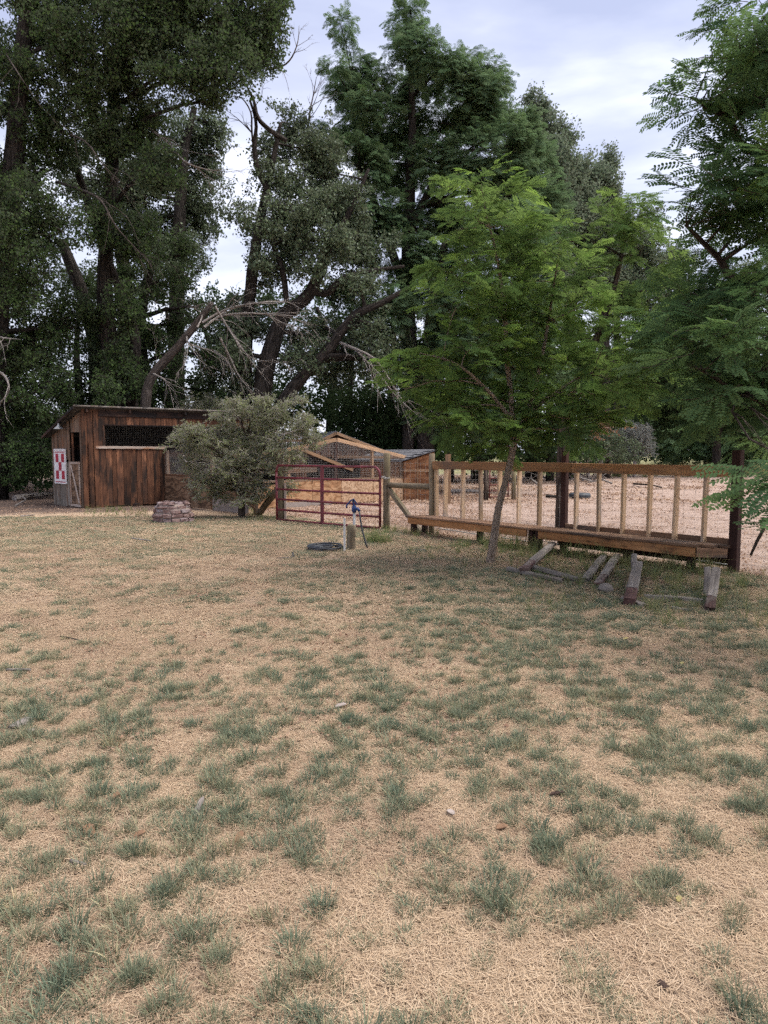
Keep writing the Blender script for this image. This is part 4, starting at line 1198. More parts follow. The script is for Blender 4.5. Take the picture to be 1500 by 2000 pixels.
for i in range(3):
    of = 0.075 + i * 0.135
    ex = 5.30 if i == 2 else (5.46 if i == 1 else 5.58)
    MB().beam(FL(-0.42 + 0.13 * (2 - i), of, 0.355), FL(2.66, of, 0.355), 0.128, 0.036).build('seat_board', M['seat'], rail)
    MB().beam(FL(2.668, of, 0.352), FL(ex, of, 0.350), 0.128, 0.036).build('seat_board', M['seat'], rail)
MB().beam(FL(-0.36, 0.37, 0.275), FL(2.50, 0.37, 0.275), 0.036, 0.115).build('fascia', M['fascia'], rail)
MB().beam(FL(2.74, 0.37, 0.272), FL(5.28, 0.37, 0.268), 0.036, 0.125).build('fascia', M['fascia'], rail)
MB().beam(FL(5.29, 0.37, 0.268), FL(5.56, 0.10, 0.262), 0.036, 0.125).build('end_fascia', M['seat'], rail)
for tt, of in ((-0.28, .30), (2.55, .30), (2.69, .30), (5.18, .28), (-0.28, .02), (1.2, .06), (4.1, .06)):
    MB().beam(FL(tt, of, -.1), FL(tt, of, 0.335), 0.09, 0.09, up=NF).build('leg', M['dark_post'], rail)
for a, b in ((2.75, 4.1), (4.12, 5.5)):
    MB().beam(FL(a, -0.1, 0.2), FL(b, -0.1, 0.19), 0.03, 0.26).build('skirt_board', M['dark_post'], rail)
for a, b, z in ((0.1, 1.05, 0.13), (1.65, 2.5, 0.10), (2.62, 2.85, 0.12), (5.0, 5.6, 0.12)):
    MB().beam(FL(a, 0.0, z), FL(b, 0.0, z - .02), 0.02, 0.018).build('lath', M['pvc'], rail)
# field wire behind the studs, running on to the right
fw = thing('wire_fence', 'thin field wire stretched behind the railing and on to the right', 'wire fence', tuple(FL(0, -.1)))
mw = MB()
for z in (0.12, 0.25, 0.38, 0.52, 0.68, 0.86, 1.05): mw.wire(FL(0.1, -.12, z), FL(5.6, -.12, z), 0.0013); mw.wire(FL(5.6, -.05, z), FL(9.5, -.1, z), 0.0018)
k = 0.2
while k < 9.5: mw.wire(FL(k, -.12 if k < 5.6 else -.07, .05), FL(k, -.12 if k < 5.6 else -.07, 1.08), 0.0013); k += 0.16
mw.build('wire_mesh', M['wire'], fw, kind='stuff')

# ================================================================== OLD TIMBERS lying before the bench
def rough_beam(p0, p1, wd_, th_, seed):
    "weathered timber: uneven, slightly twisted and bowed, ragged end"
    r_ = random.Random(seed); p0 = Vector(p0); p1 = Vector(p1); mb_ = MB(); d = (p1 - p0); L = d.length; d.normalize()
    x = d.cross(Vector((0, 0, 1))).normalized(); z = x.cross(d)
    n = 6; bow = r_.uniform(-.012, .012); tw = r_.uniform(-.12, .12)
    prof = [(-.42, -.5), (.42, -.5), (.5, -.36), (.5, .36), (.42, .5), (0, .5), (-.42, .5), (-.5, .36), (-.5, -.36)]
    m_ = len(prof)
    for i in range(n + 1):
        q = i / n; c = p0 + d * L * q + z * bow * math.sin(q * 3.14); a = tw * q; k = 1 - .1 * q + r_.uniform(-.04, .04)
        for (u, v) in prof:
            uu = u * math.cos(a) - v * math.sin(a); vv = u * math.sin(a) + v * math.cos(a)
            e = d * (r_.uniform(-.03, .02) if i in (0, n) else 0)
            mb_.v.append(c + x * wd_ * (uu * k + r_.uniform(-.025, .025)) + z * th_ * (vv * k + r_.uniform(-.03, .03)) + e)
    for i in range(n):
        for j in range(m_):
            j2 = (j + 1) % m_
            mb_.face([i * m_ + j, i * m_ + j2, (i + 1) * m_ + j2, (i + 1) * m_ + j], [(L * i / n, j * .03), (L * i / n, j * .03 + .03), (L * (i + 1) / n, j * .03 + .03), (L * (i + 1) / n, j * .03)])
    mb_.face(list(range(m_))); mb_.face([n * m_ + j for j in range(m_)])
    return mb_
def timber(name, label, top, bot, wd_, th_, paint=None, mat=None, upv=None, cat='timber', group='old timbers leaning before the bench'):
    top = Vector(top); bot = Vector(bot)
    root = thing(name, label, cat, tuple(bot), group)
    up = Vector(upv) if upv else Vector((0, 0, 1))
    q = bot.lerp(top, 0.26) if paint else bot
    rough_beam(q, top, wd_, th_, len(bpy.data.objects)).build('shaft', mat or M['silver_wood'], root)
    if paint:
        rough_beam(bot, q - (top - bot).normalized() * 0.001, wd_ * 1.01, th_ * 1.01, len(bpy.data.objects)).build('painted_end', M['brown_paint'], root)
    return root
G = lambda a, b, z=0.04: gp(a, b, z)
timber('old_timber', 'grey timber slanting from the lawn to the bench leg next to young tree', at(1080, 1062, 11.0), G(1022, 1112, .09), .105, .06, True)
timber('old_timber', 'long pale timber flat on the grass at the young tree side', G(1098, 1134, .05), G(994, 1111, .05), .075, .05)
timber('old_timber', 'grey timber lying behind the long pale one in the grass', G(1128, 1131, .06), G(1038, 1107, .06), .085, .05)
timber('old_timber', 'left one of two parallel grey timbers slanting up towards the bench', at(1180, 1086, 10.1), G(1143, 1133, .05), .095, .055)
timber('old_timber', 'right one of two parallel grey timbers slanting up towards the bench', at(1206, 1085, 10.0), G(1168, 1142, .05), .095, .055, True)
f1 = timber('notched_timber', 'tall silvery timber with split notched top and brown painted foot', at(1246, 1100, 8.75), G(1229, 1175, .05), .12, .07, True, cat='timber')
q0 = at(1246, 1100, 8.75)
MB().beam(q0 - Vector((.045, 0, 0)) - (q0 - G(1229, 1175, .05)).normalized() * .1, at(1245, 1087, 8.95) - Vector((.04, 0, 0)), .07, .085, c=.012).build('prong', M['silver_wood'], f1)
timber('old_timber', 'upright grey board behind the painted one at the bench right end', at(1382, 1106, 8.1), at(1381, 1165, 7.75), .075, .04)
timber('old_timber', 'upright silvery board with brown painted foot at the bench right end', at(1399, 1112, 7.9), G(1386, 1190, .03), .095, .055, True)
timber('ground_rail', 'long grey timber half hidden in grass between the two painted boards', G(1372, 1174, .02), G(1262, 1166, .02), .07, .05)
timber('ground_rail', 'short grey timber end sunk in grass beside the notched one', G(1258, 1184, .015), G(1217, 1170, .025), .07, .05)
timber('ground_rail', 'pale timber piece sunk in grass before the painted upright board', G(1345, 1192, .012), G(1318, 1188, .012), .07, .04)
rk = random.Random(4)
def rock(name, label, c, r3, mat, cat='stone', seed=1, group=None):
    r_ = random.Random(seed)
    import bmesh
    bm = bmesh.new(); bmesh.ops.create_icosphere(bm, subdivisions=2, radius=1)
    for v in bm.verts:
        f_ = 1 + 0.35 * mnoise.noise(v.co * 1.7 + Vector((seed * 3.1, 0, 0)))
        v.co = Vector((v.co.x * r3[0], v.co.y * r3[1], v.co.z * r3[2])) * f_
    me = bpy.data.meshes.new(name); bm.to_mesh(me); bm.free(); me.materials.append(mat)
    o_ = bpy.data.objects.new(name, me); COL.objects.link(o_); o_.location = Vector(c); o_.rotation_euler = (0, 0, r_.uniform(0, 6))
    return tag(o_, label, cat, group)
rock('wood_stub', 'rounded grey wood stub at the foot of the parallel timbers', gp(1182, 1149, .04), (.13, .08, .06), M['silver_wood'], 'wood stub', 3)

# ================================================================== HYDRANT, STUMP, HOSE
stp = gp(686, 1074) + Vector((0, .07, 0))
st = thing('stump_post', 'short thick wooden post stub beside the blue water tap', 'post', tuple(stp))
round_post('stub', stp + Vector((0, 0, -.1)), stp + Vector((0, 0, .385)), .076, .073, M['log_post'], st, 9, 16)
pk = MB().beam(gp(673, 1077) + Vector((0, 0, -.1)), gp(673, 1077) + Vector((0.0, 0, .53)), .035, .03).build('white_stake', M['pvc'], loc=tuple(gp(673, 1077)))
tag(pk, 'thin white stake standing against the post stub', 'stake')
hp = at(692, 1060, 11.75); hp.z = 0
hy = thing('water_hydrant', 'yard water tap with galvanized pipe, blue head and black hose', 'water tap', tuple(hp))
MB().tube([hp + Vector((0, 0, -.1)), hp + Vector((0, 0, .60))], .021, 10).build('pipe', M['galv'], hy)
MB().tube([hp + Vector((0, 0, .575)), hp + Vector((0, 0, .60)), hp + Vector((0, 0, .64)), hp + Vector((0, 0, .68)), hp + Vector((0, 0, .70))], [.03, .04, .045, .035, .022], 12).build('head', M['blue'], hy)
MB().tube([hp + Vector((0.01, 0, .63)), hp + Vector((.06, -.02, .64)), hp + Vector((.085, -.03, .60))], [.028, .026, .024], 10).build('spout', M['blue'], hy)
MB().beam(hp + Vector((0, 0, .69)), hp + Vector((-.025, 0, .78)), .022, .03).build('yoke', M['blue'], hy)
MB().tube([hp + Vector((.045, 0, .70)), hp + Vector((-.01, -.01, .80)), hp + Vector((-.06, -.02, .77)), hp + Vector((-.12, -.03, .70)), hp + Vector((-.125, -.03, .65))], [.013, .016, .015, .013, .015], 8).build('lever_handle', M['blue'], hy)
MB().tube([hp + Vector((.085, -.03, .61)), hp + Vector((.10, -.04, .48)), hp + Vector((.13, -.06, .3)), hp + Vector((.18, -.1, .12)), hp + Vector((.22, -.14, 0.0))], .014, 8).build('hose_end', M['black_rubber'], hy)
cc = gp(632, 1073)
hs = thing('garden_hose', 'coiled dark garden hose lying on the lawn beside the post stub', 'hose', tuple(cc))
rr = random.Random(6); pts = []
for i in range(0, 6 * 20 + 1):
    a = i / 20 * 2 * math.pi; k = i / 120
    ra = 0.34 - 0.17 * abs(math.sin(k * 4.1)) + 0.03 * math.sin(a * 1.7 + k * 9)
    pts.append(cc + Vector((math.cos(a) * ra + .05 * math.sin(k * 11), math.sin(a) * ra, 0.018 + 0.012 * (i // 20) * 0.8 + .006 * math.sin(a * 2))))
MB().tube(pts, .0135, 6).build('coil', M['black_rubber'], hs)
e0 = pts[0]
tl = [gp(600, 1088, .016), gp(580, 1083, .02), gp(572, 1080, .05), gp(573, 1087, .02), gp(562, 1090, .016), gp(540, 1091, .016)]
MB().tube(tl[2:], .0135, 6).build('loose_end', M['black_rubber'], hs)
tag(MB().tube([gp(794, 1074, .015), gp(832, 1074, .015)], .012, 6).build('hose_scrap', M['black_rubber'], loc=tuple(gp(794, 1074))), 'short straight black hose scrap on bare ground before the bench', 'hose scrap')

# ================================================================== WIRE CAGE AND COOPS behind the gate
CA = Vector((-3.55, 19.6, 0)); CB = Vector((0.62, 23.6, 0)); CD = (CB - CA).normalized(); CN = Vector((CD.y, -CD.x, 0)); CLn = (CB - CA).length
def CC(s_, z, off=0): q = CA + CD * s_ + CN * off; return Vector((q.x, q.y, z))
cage = thing('poultry_cage', 'gabled wire poultry cage with fresh plywood skirt behind the red gate', 'poultry cage', tuple(CA))
sA = [0.0, 1.15, 2.0, 3.12, 4.45, CLn]
for i in range(5):
    mt = M['ply_fresh'] if i < 3 else M['osb']
    MB().prism([CC(sA[i] + .006, 0.03, 0), CC(sA[i + 1] - .006, 0.03, 0), CC(sA[i + 1] - .006, .73, 0), CC(sA[i] + .006, .73, 0)], CN * 0.018).build('plywood_panel', mt, cage)
MB().prism([CC(0.9, 0.0, .03), CC(2.7, 0.0, .03), CC(2.7, .12, .03), CC(0.9, .16, .03)], CN * 0.05).build('concrete_board', M['concrete'], cage)
apx = 2.95; APZ, EVZ = 1.95, 1.46
MB().beam(CC(0.1, EVZ, 0), CC(apx - .02, APZ, 0), .04, .11).build('rafter', M['frame_wood'], cage)
MB().beam(CC(apx + .02, APZ, 0), CC(CLn + .3, EVZ - .08, 0), .04, .11).build('rafter', M['frame_wood'], cage)
MB().beam(CC(1.45, 1.70, .045), CC(3.55, 1.03, .045), .038, .09).build('diagonal', M['frame_wood'], cage)
for a in (0.08, 1.2, apx, 4.45, CLn):
    zt = EVZ + (APZ - EVZ) * (1 - abs(a - apx) / apx) - .05
    MB().beam(CC(a, 0, -.06), CC(a, zt, -.06), .085, .085, up=CN).build('post', M['dark_post'] if a == apx else M['frame_wood'], cage)
MB().beam(CC(0, .76, -.01), CC(CLn, .76, -.01), .04, .05).build('skirt_rail', M['frame_wood'], cage)
MB().beam(CC(0.2, 1.05, -.02), CC(2.2, 1.07, -.02), .03, .16).build('cross_board', M['board_greybrown'], cage)
BK = Vector((-CD.y, CD.x, 0)) * 3.6
if BK.y < 0: BK = -BK
for a, zt in ((0.1, EVZ), (apx, APZ), (CLn, EVZ - .05)):
    MB().beam(CC(a, zt, 0) + BK * .02, CC(a, zt, 0) + BK, .04, .09).build('purlin', M['frame_wood'], cage)
mw = MB(); k = 0.0
while k < CLn:
    zt = EVZ + (APZ - EVZ) * (1 - abs(k - apx) / apx)
    mw.wire(CC(k, .73, .02), CC(k, zt, .02), 0.0024); k += 0.06
for i in range(22):
    z = .78 + i * .055
    if z < EVZ: a, b = 0, CLn
    else:
        f_ = (APZ - z) / (APZ - EVZ); a, b = apx - apx * f_, apx + (CLn - apx) * f_
    mw.wire(CC(a, z, .02), CC(b, z, .02), 0.0024)
for i in range(14):
    f_ = i / 13
    mw.wire(CC(0.1, EVZ, 0) + BK * f_, CC(apx, APZ, 0) + BK * f_, .002); mw.wire(CC(CLn, EVZ, 0) + BK * f_, CC(apx, APZ, 0) + BK * f_, .002)
mw.build('wire_mesh', M['wire'], cage, kind='stuff')
# coop behind: brown boards, shingled gable roof, dark open front
HA = at(578, 960, 26.0); HA.z = 0; HB = at(752, 960, 27.2); HB.z = 0
HD = (HB - HA).normalized(); HBK = Vector((-HD.y, HD.x, 0)); HL = (HB - HA).length
if HBK.y < 0: HBK = -HBK
def HH(s_, z, d_=0): q = HA + HD * s_ + HBK * d_; return Vector((q.x, q.y, z))
coop = thing('hen_coop', 'brown hen coop with grey shingled gable roof behind the wire cage', 'coop', tuple(HA))
rr = random.Random(12); s = 0
hm = HL * 0.42
while s < HL:
    wd = rr.uniform(.16, .24); mid = min(s + wd / 2, HL)
    zt = 1.60 + 0.68 * (1 - abs(mid - hm) / (hm if mid < hm else HL - hm))
    if 0.5 < mid < HL - .4:
        board('board', HH(mid, 1.42), HH(mid, zt - .04), wd - .008, .02, HBK, M['board_brown'], coop)
        board('board', HH(mid, 0), HH(mid, .55), wd - .008, .02, HBK, M['board_brown'], coop)
    else:
        board('board', HH(mid, 0), HH(mid, zt - .04), wd - .008, .02, HBK, M['board_brown'], coop)
    s += wd
for a in (0.0, HL):
    MB().prism([HH(a, 0, .03), HH(a, 0, 2.6), HH(a, 1.55, 2.6), HH(a, 1.55, .03)], HD * .03).build('wall', M['board_dark'], coop)
MB().prism([HH(0, 0, 2.6), HH(HL, 0, 2.6), HH(HL, 1.55, 2.6), HH(0, 1.55, 2.6)], HBK * .03).build('wall', M['board_dark'], coop)
rl = MB().prism([HH(-.25, 1.50, -.25), HH(hm, 2.31, -.25), HH(hm, 2.31, 2.85), HH(-.25, 1.50, 2.85)], (0, 0, .04)).build('roof', M['shingle'], coop)
r2_ = MB().prism([HH(hm + .003, 2.31, -.25), HH(HL + .25, 1.50, -.25), HH(HL + .25, 1.50, 2.85), HH(hm + .003, 2.31, 2.85)], (0, 0, .04)).build('roof', M['shingle'], coop)
MB().beam(HH(-.2, 1.47, -.28), HH(hm, 2.27, -.28), .03, .11).build('barge_board', M['frame_wood'], coop)
MB().beam(HH(hm + .02, 2.27, -.28), HH(HL + .2, 1.47, -.28), .03, .11).build('barge_board', M['frame_wood'], coop)
# orange plywood shed with shingled roof
PA = Vector((0.66, 23.6, 0)); PB = Vector((1.62, 23.4, 0)); PD = Vector((-1.5, 1.9, 0))
ps = thing('plywood_shed', 'small orange plywood shed with grey shingled sloping roof', 'shed', tuple(PA))
pn = (PB - PA).normalized(); po = Vector((pn.y, -pn.x, 0))
if po.y > 0: po = -po
def PP(f_, z, off=0): q = PA.lerp(PB, f_) + po * off; return Vector((q.x, q.y, z))
for a, b in ((0, .46), (.47, 1.0)):
    MB().prism([PP(a, 0), PP(b, 0), PP(b, 1.27 + .30 * b), PP(a, 1.27 + .30 * a)], po * .018).build('plywood_panel', M['ply_shed'], ps)
MB().beam(PP(.465, 0, .03), PP(.465, 1.40, .03), .045, .02, up=po).build('batten', M['frame_wood'], ps)
MB().beam(PP(0.0, .98, .032), PP(1.0, .98, .032), .08, .022, up=po).build('batten', M['frame_wood'], ps)
for base_, zt in ((PA, 1.27), (PB, 1.57)):
    a = base_; b = base_ + PD
    MB().prism([Vector((a.x, a.y, 0)), Vector((b.x, b.y, 0)), Vector((b.x, b.y, zt)), Vector((a.x, a.y, zt))], pn * .018).build('wall', M['ply_shed'], ps)
a0 = PP(-.12, 1.26, .12); b0 = PP(1.06, 1.62, .12)
prf = MB().prism([a0, b0, b0 + PD * 1.15, a0 + PD * 1.15], (0, 0, .03)).build('roof', M['shingle'], ps)
sh_ = random.Random(2)
for i in range(7):
    for j in range(6):
        f0 = i / 7; f1 = (i + 1) / 7 - .01; g0 = (j + (.5 if i % 2 else 0)) / 6.5; g1 = g0 + 1 / 6.6
        up_ = Vector((0, 0, .034 + .012)); lo_ = Vector((0, 0, .034 + .02))
        def RP(f_, g_): return a0.lerp(b0, f_) + PD * 1.15 * g_
        MB().prism([RP(f0, g0) + lo_, RP(f1, g0) + up_, RP(f1, g1) + up_, RP(f0, g1) + lo_], (0, 0, .008)).build('shingle', M['shingle'], prf)

# ================================================================== FAR YARD
def yard_post(px_, ytop, ybot, wid, mat, label, sq=True):
    b = gp(px_, ybot); tp = at(px_, ytop, b.y)
    mb = MB()
    if sq: mb.beam(b - Vector((0, 0, .1)), tp, wid, wid, up=(0, 1, 0))
    else:
        mb.tube([b - Vector((0, 0, .1)), b.lerp(tp, .5) + Vector((.01, 0, 0)), tp], [wid * .55, wid * .5, wid * .46], 9)
    return tag(mb.build('yard_post', mat, loc=tuple(b)), label, 'fence post', 'posts in the dirt yard')
yard_post(875, 887, 984, .16, M['frame_wood'], 'square brown post in the yard beyond the left end of railing')
yard_post(949, 915, 978, .16, M['bark_brown'], 'brown post on the left of the small far red gate', False)
yard_post(1003, 905, 977, .15, M['log_post'], 'pale post on the right of the small far red gate', False)
g0, g1 = gp(955, 977), gp(993, 975)
fg = thing('small_gate', 'small far red tubular gate with wire seen through the railing', 'gate', tuple(g0))
zt_ = 1.02
for z in (.1, .3, .5, .72, zt_):
    MB().tube([g0 + Vector((0, 0, z)), g1 + Vector((0, 0, z))], .022, 6).build('rail', M['gate_rust'], fg)
for f_ in (0.02, .98):
    MB().tube([g0.lerp(g1, f_) + Vector((0, 0, .06)), g0.lerp(g1, f_) + Vector((0, 0, zt_))], .022, 6).build('stile', M['gate_rust'], fg)
mw = MB()
for i in range(9): q = g0.lerp(g1, i / 8); mw.wire(q + Vector((0, -.01, .5)), q + Vector((0, -.01, zt_)), .004)
mw.build('wire_mesh', M['wire'], fg, kind='stuff')
yf = thing('yard_wire_fence', 'low welded wire fence across the yard between the far posts', 'wire fence', tuple(gp(858, 980)))
mw = MB(); a = gp(850, 982); b = gp(949, 978)
for z in [0.1 + .15 * i for i in range(8)]: mw.wire(a + Vector((0, 0, z)), b + Vector((0, 0, z)), .003)
for i in range(15): q = a.lerp(b, i / 14); mw.wire(q, q + Vector((0, 0, 1.16)), .003)
mw.build('wire_mesh', M['wire'], yf, kind='stuff')
log_thing('yard_log', 'pale log on the ground behind the wire in the yard', gp(868, 964) + Vector((0, 0, .08)), gp(935, 963) + Vector((0, 0, .08)), .09, .07, M['bark_dead'], seed=9)
log_thing('yard_log', 'dark thin log on the yard ground left of tyre', gp(1068, 972) + Vector((0, 0, .06)), gp(1106, 976) + Vector((0, 0, .06)), .06, .05, M['bark_dark'], seed=10)
tc0 = gp(1132, 973)
tb = thing('scrap_tyre', 'old black tyre lying flat in the dirt yard', 'tyre', tuple(tc0))
mb = MB(); nseg = 28; prof = [(.20, .02), (.33, .0), (.37, .05), (.37, .13), (.33, .18), (.20, .16), (.22, .09)]
for i in range(nseg):
    a = 2 * math.pi * i / nseg
    for (r_, z) in prof: mb.v.append(tc0 + Vector((math.cos(a) * r_, math.sin(a) * r_, z)))
for i in range(nseg):
    j = (i + 1) % nseg
    for k in range(7):
        kk = (k + 1) % 7
        mb.face([i * 7 + k, j * 7 + k, j * 7 + kk, i * 7 + kk], None, True)
mb.build('tread', M['black_rubber'], tb)
rr = random.Random(31)
BR = ('second from left in', 'third from left in', 'left of the dark post in', 'right of dark post before', 'right of dark post behind', 'rightmost of', 'nearest, low on the left of', 'leftmost of')
for i, (px_, py_) in enumerate(((1020, 941), (1075, 938), (1110, 936), (1155, 942), (1140, 930), (1195, 946), (1050, 948), (985, 946))):
    a = gp(px_, py_) + Vector((0, 0, .06)); d = Vector((rr.uniform(-1, 1), rr.uniform(-.6, .6), 0)).normalized() * rr.uniform(.8, 2.0)
    bb = MB(); pt = [a, a + d * .4 + Vector((0, 0, .2)), a + d * .75 + Vector((.1, 0, .1)), a + d]
    bb.tube(pt, [.06, .05, .035, .015], 6)
    for k in range(5):
        s0 = pt[1].lerp(pt[2], rr.random()); bb.tube([s0, s0 + Vector((rr.uniform(-.4, .4), rr.uniform(-.3, .3), rr.uniform(.1, .5))), s0 + Vector((rr.uniform(-.7, .7), rr.uniform(-.3, .3), rr.uniform(.1, .6)))], [.02, .015, .007], 5)
    tag(bb.build('brush_branch', M['bark_dead'], loc=tuple(a)), 'bleached fallen branch, ' + BR[i] + ' the brush at the yard back', 'branch', 'branches of the brush pile at the back of the yard')
log_thing('yard_branch', 'dark forked branch lying on the dirt between two right studs', gp(1238, 948) + Vector((0, 0, .08)), gp(1292, 957) + Vector((0, 0, .1)), .05, .03, M['bark_dark'], 'branch', seed=12)

# ================================================================== TREES
def path_px(lst, Y):
    "trunk path from (px, py, radius) at distance Y (each point may carry its own)"
    pts, rad = [], []
    for e_ in lst:
        pts.append(at(e_[0], e_[1], e_[3] if len(e_) > 3 else Y)); rad.append(e_[2])
    return pts, rad
def smooth_path(pts, rad, sub=6):
    P_, R_ = [], []
    n = len(pts)
    for i in range(n - 1):
        p0 = pts[max(0, i - 1)]; p1 = pts[i]; p2 = pts[i + 1]; p3 = pts[min(n - 1, i + 2)]
        for k in range(sub):
            u = k / sub
            P_.append(0.5 * ((2 * p1) + (p2 - p0) * u + (2 * p0 - 5 * p1 + 4 * p2 - p3) * u * u + (3 * p1 - p0 - 3 * p2 + p3) * u ** 3))
            R_.append(rad[i] + (rad[i + 1] - rad[i]) * u)
    P_.append(pts[-1]); R_.append(rad[-1])
    return P_, R_
def limb(mb, p0, p1, r0, r1, rng, bend=0.12, n=6, sides=6):
    p0 = Vector(p0); p1 = Vector(p1); L = (p1 - p0).length
    off = Vector((rng.uniform(-1, 1), rng.uniform(-1, 1), rng.uniform(0.2, 1))) * L * bend
    pts = []
    for i in range(n):
        q = i / (n - 1)
        pts.append(p0.lerp(p1, q) + off * math.sin(q * math.pi) * 0.6 + Vector((rng.uniform(-1, 1), rng.uniform(-1, 1), rng.uniform(-1, 1))) * L * 0.02 * (0 < i < n - 1))
    mb.tube(pts, [r0 + (r1 - r0) * (i / (n - 1)) ** 0.8 for i in range(n)], sides, cap=False)
    return pts
def tree(name, label, cat, base, trunks, lobes, spray, dens, scl, seed, bmat, group=None, thr=-0.12, nscale=1.3, droop=0.2,
         limb_r=0.10, tint=(0.1, 0.15), shell=0.5, subs=5, mixes=None, horiz=False, tips=0.0):
    """trunks: list of (points, radii); lobes: (centre, (rx, ry, rz)); sprays are spread through the lobes' volume with gaps"""
    rng = random.Random(seed)
    base = Vector(base)
    root = thing(name, label, cat, tuple(base), group)
    tmb = MB(); tp = []
    for pts, rad in trunks:
        P_, R_ = smooth_path(pts, rad)
        tmb.tube(P_, R_, 12, jit=0.09, rng=rng)
        tp += list(zip(P_, R_))
    tmb.build('trunk', bmat, root)
    bmb = MB(); P, Q, SC, TI = [], [], [], []
    for (c, r3) in lobes:
        c = Vector(c)
        cand = min(tp, key=lambda e_: (e_[0] - c).length + max(0, (e_[0].z - c.z)) * 1.5)
        rr0 = min(limb_r, cand[1] * 0.6)
        lp_ = limb(bmb, cand[0], c, rr0, rr0 * 0.4, rng)
        n = max(3, int(dens * (r3[0] * r3[2] + r3[0] * r3[1] * .5 + r3[1] * r3[2] * .5)))
        got = 0; tries = 0; ends = []
        while got < n and tries < n * 6:
            tries += 1
            d = Vector((rng.gauss(0, 1), rng.gauss(0, 1), rng.gauss(0, 1))).normalized()
            u = rng.random() ** shell
            wob = 1 + 0.30 * mnoise.noise(d * 1.9 + c * 0.37)
            p_ = c + Vector((d.x * r3[0], d.y * r3[1], d.z * r3[2])) * u * wob
            if mnoise.noise(p_ / nscale + Vector((seed, 0, 0))) < thr + 0.05 * rng.random(): continue
            if p_.z < 0.15: continue
            got += 1
            P.append(tuple(p_))
            yaw = math.atan2(d.y, d.x) + rng.gauss(0, 0.6)
            pit = rng.gauss(droop, 0.3) - (0.35 * d.z if not horiz else 0.15 * d.z)
            Q.append((rng.gauss(0, 0.35), pit, yaw))
            SC.append(scl * rng.uniform(0.75, 1.25))
            TI.append(max(0, min(1, rng.gauss(*tint) + (0.22 * u * max(0, d.z)) + (tips * rng.random() if u > 0.72 and d.z > 0.15 else 0))))  # tint rises towards the outer top of each lobe
            if len(ends) < subs: ends.append(p_)
        for e_ in ends:
            s0 = rng.choice(lp_[2:])
            limb(bmb, s0, c.lerp(e_, 0.9), rr0 * 0.35, rr0 * 0.08, rng, 0.1, 5, 5)
    if mixes:
        for fn in mixes: fn(bmb, rng)
    bmb.build('branches', bmat, root, kind='stuff')
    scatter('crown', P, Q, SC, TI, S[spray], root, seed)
    return root
def LO(lst, Y, sq=1.0, rng=None, dep=1.0):
    "lobes from (px, py, half-width px, half-height px [, Y])"
    r_ = rng or random.Random(1); out_ = []
    for e_ in lst:
        yy = e_[4] if len(e_) > 4 else Y + r_.uniform(-dep, dep)
        k = yy / F
        rx, rz = e_[2] * k, e_[3] * k
        out_.append((at(e_[0], e_[1], yy), (rx, max(0.5, (rx + rz) / 2 * sq), rz)))
    return out_
def gbase(px_, Y): q = at(px_, 900, Y); return Vector((q.x, Y, 0))
def trunk_to(px_, Y, pts):
    b = gbase(px_, Y)
    P_ = [b - Vector((0, 0, .2))] + [at(a, c, Y if len(e_) < 4 else e_[3]) for e_ in pts for a, c in [e_[:2]]]
    return P_, [pts[0][2] * 1.25] + [e_[2] for e_ in pts]

BG = 'big trees behind the sheds'
# --- left cottonwoods
tree('cottonwood_tree', 'dark leafy cottonwood at the left edge, hanging to the ground', 'tree', gbase(-30, 24),
     [trunk_to(-20, 24, [(-15, 700, .42), (20, 400, .34), (40, 150, .26), (60, -40, .18)])],
     LO([(20, 780, 90, 130), (60, 650, 110, 110), (20, 520, 100, 110), (90, 430, 110, 90), (30, 330, 100, 110), (95, 250, 100, 80), (40, 130, 110, 100), (130, 90, 100, 90), (30, 20, 120, 80), (150, -30, 130, 80), (-60, 600, 90, 200), (-70, 300, 90, 200), (95, 760, 55, 80), (40, 890, 70, 50), (110, 870, 40, 50), (150, 640, 60, 60)], 24, 0.9, random.Random(2), 1.3),
     'cotton', 40, 0.92, 31, M['bark_dark'], BG, thr=-0.16, droop=0.3, tint=(0.12, 0.18))
tree('cottonwood_tree', 'tall dark cottonwood whose crown overhangs the shed at the top', 'tree', gbase(225, 26),
     [trunk_to(225, 26, [(222, 760, .30), (205, 560, .27), (218, 330, .24), (225, 150, .18), (260, 0, .12)]), trunk_to(265, 26, [(258, 760, .2), (262, 650, .18), (200, 480, .14), (150, 330, .12)])],
     LO([(250, 60, 120, 90), (330, 30, 110, 90), (410, 50, 95, 90), (480, 40, 75, 80), (505, 95, 45, 60), (445, 120, 70, 55), (350, 130, 90, 60), (250, 160, 90, 70), (180, 190, 70, 60), (390, 200, 50, 35), (300, 230, 60, 50), (430, -30, 140, 60), (290, -40, 140, 70), (520, 20, 40, 60), (235, 300, 60, 60), (310, 330, 50, 50), (200, 430, 50, 60), (270, 470, 60, 60), (235, 600, 45, 60), (225, 700, 45, 55), (265, 760, 35, 40), (190, 770, 40, 40)], 24.5, 0.9, random.Random(3), 1.2),
     'cotton', 44, 0.95, 32, M['bark_dark'], BG, thr=-0.20, droop=0.3, tint=(0.16, 0.18))
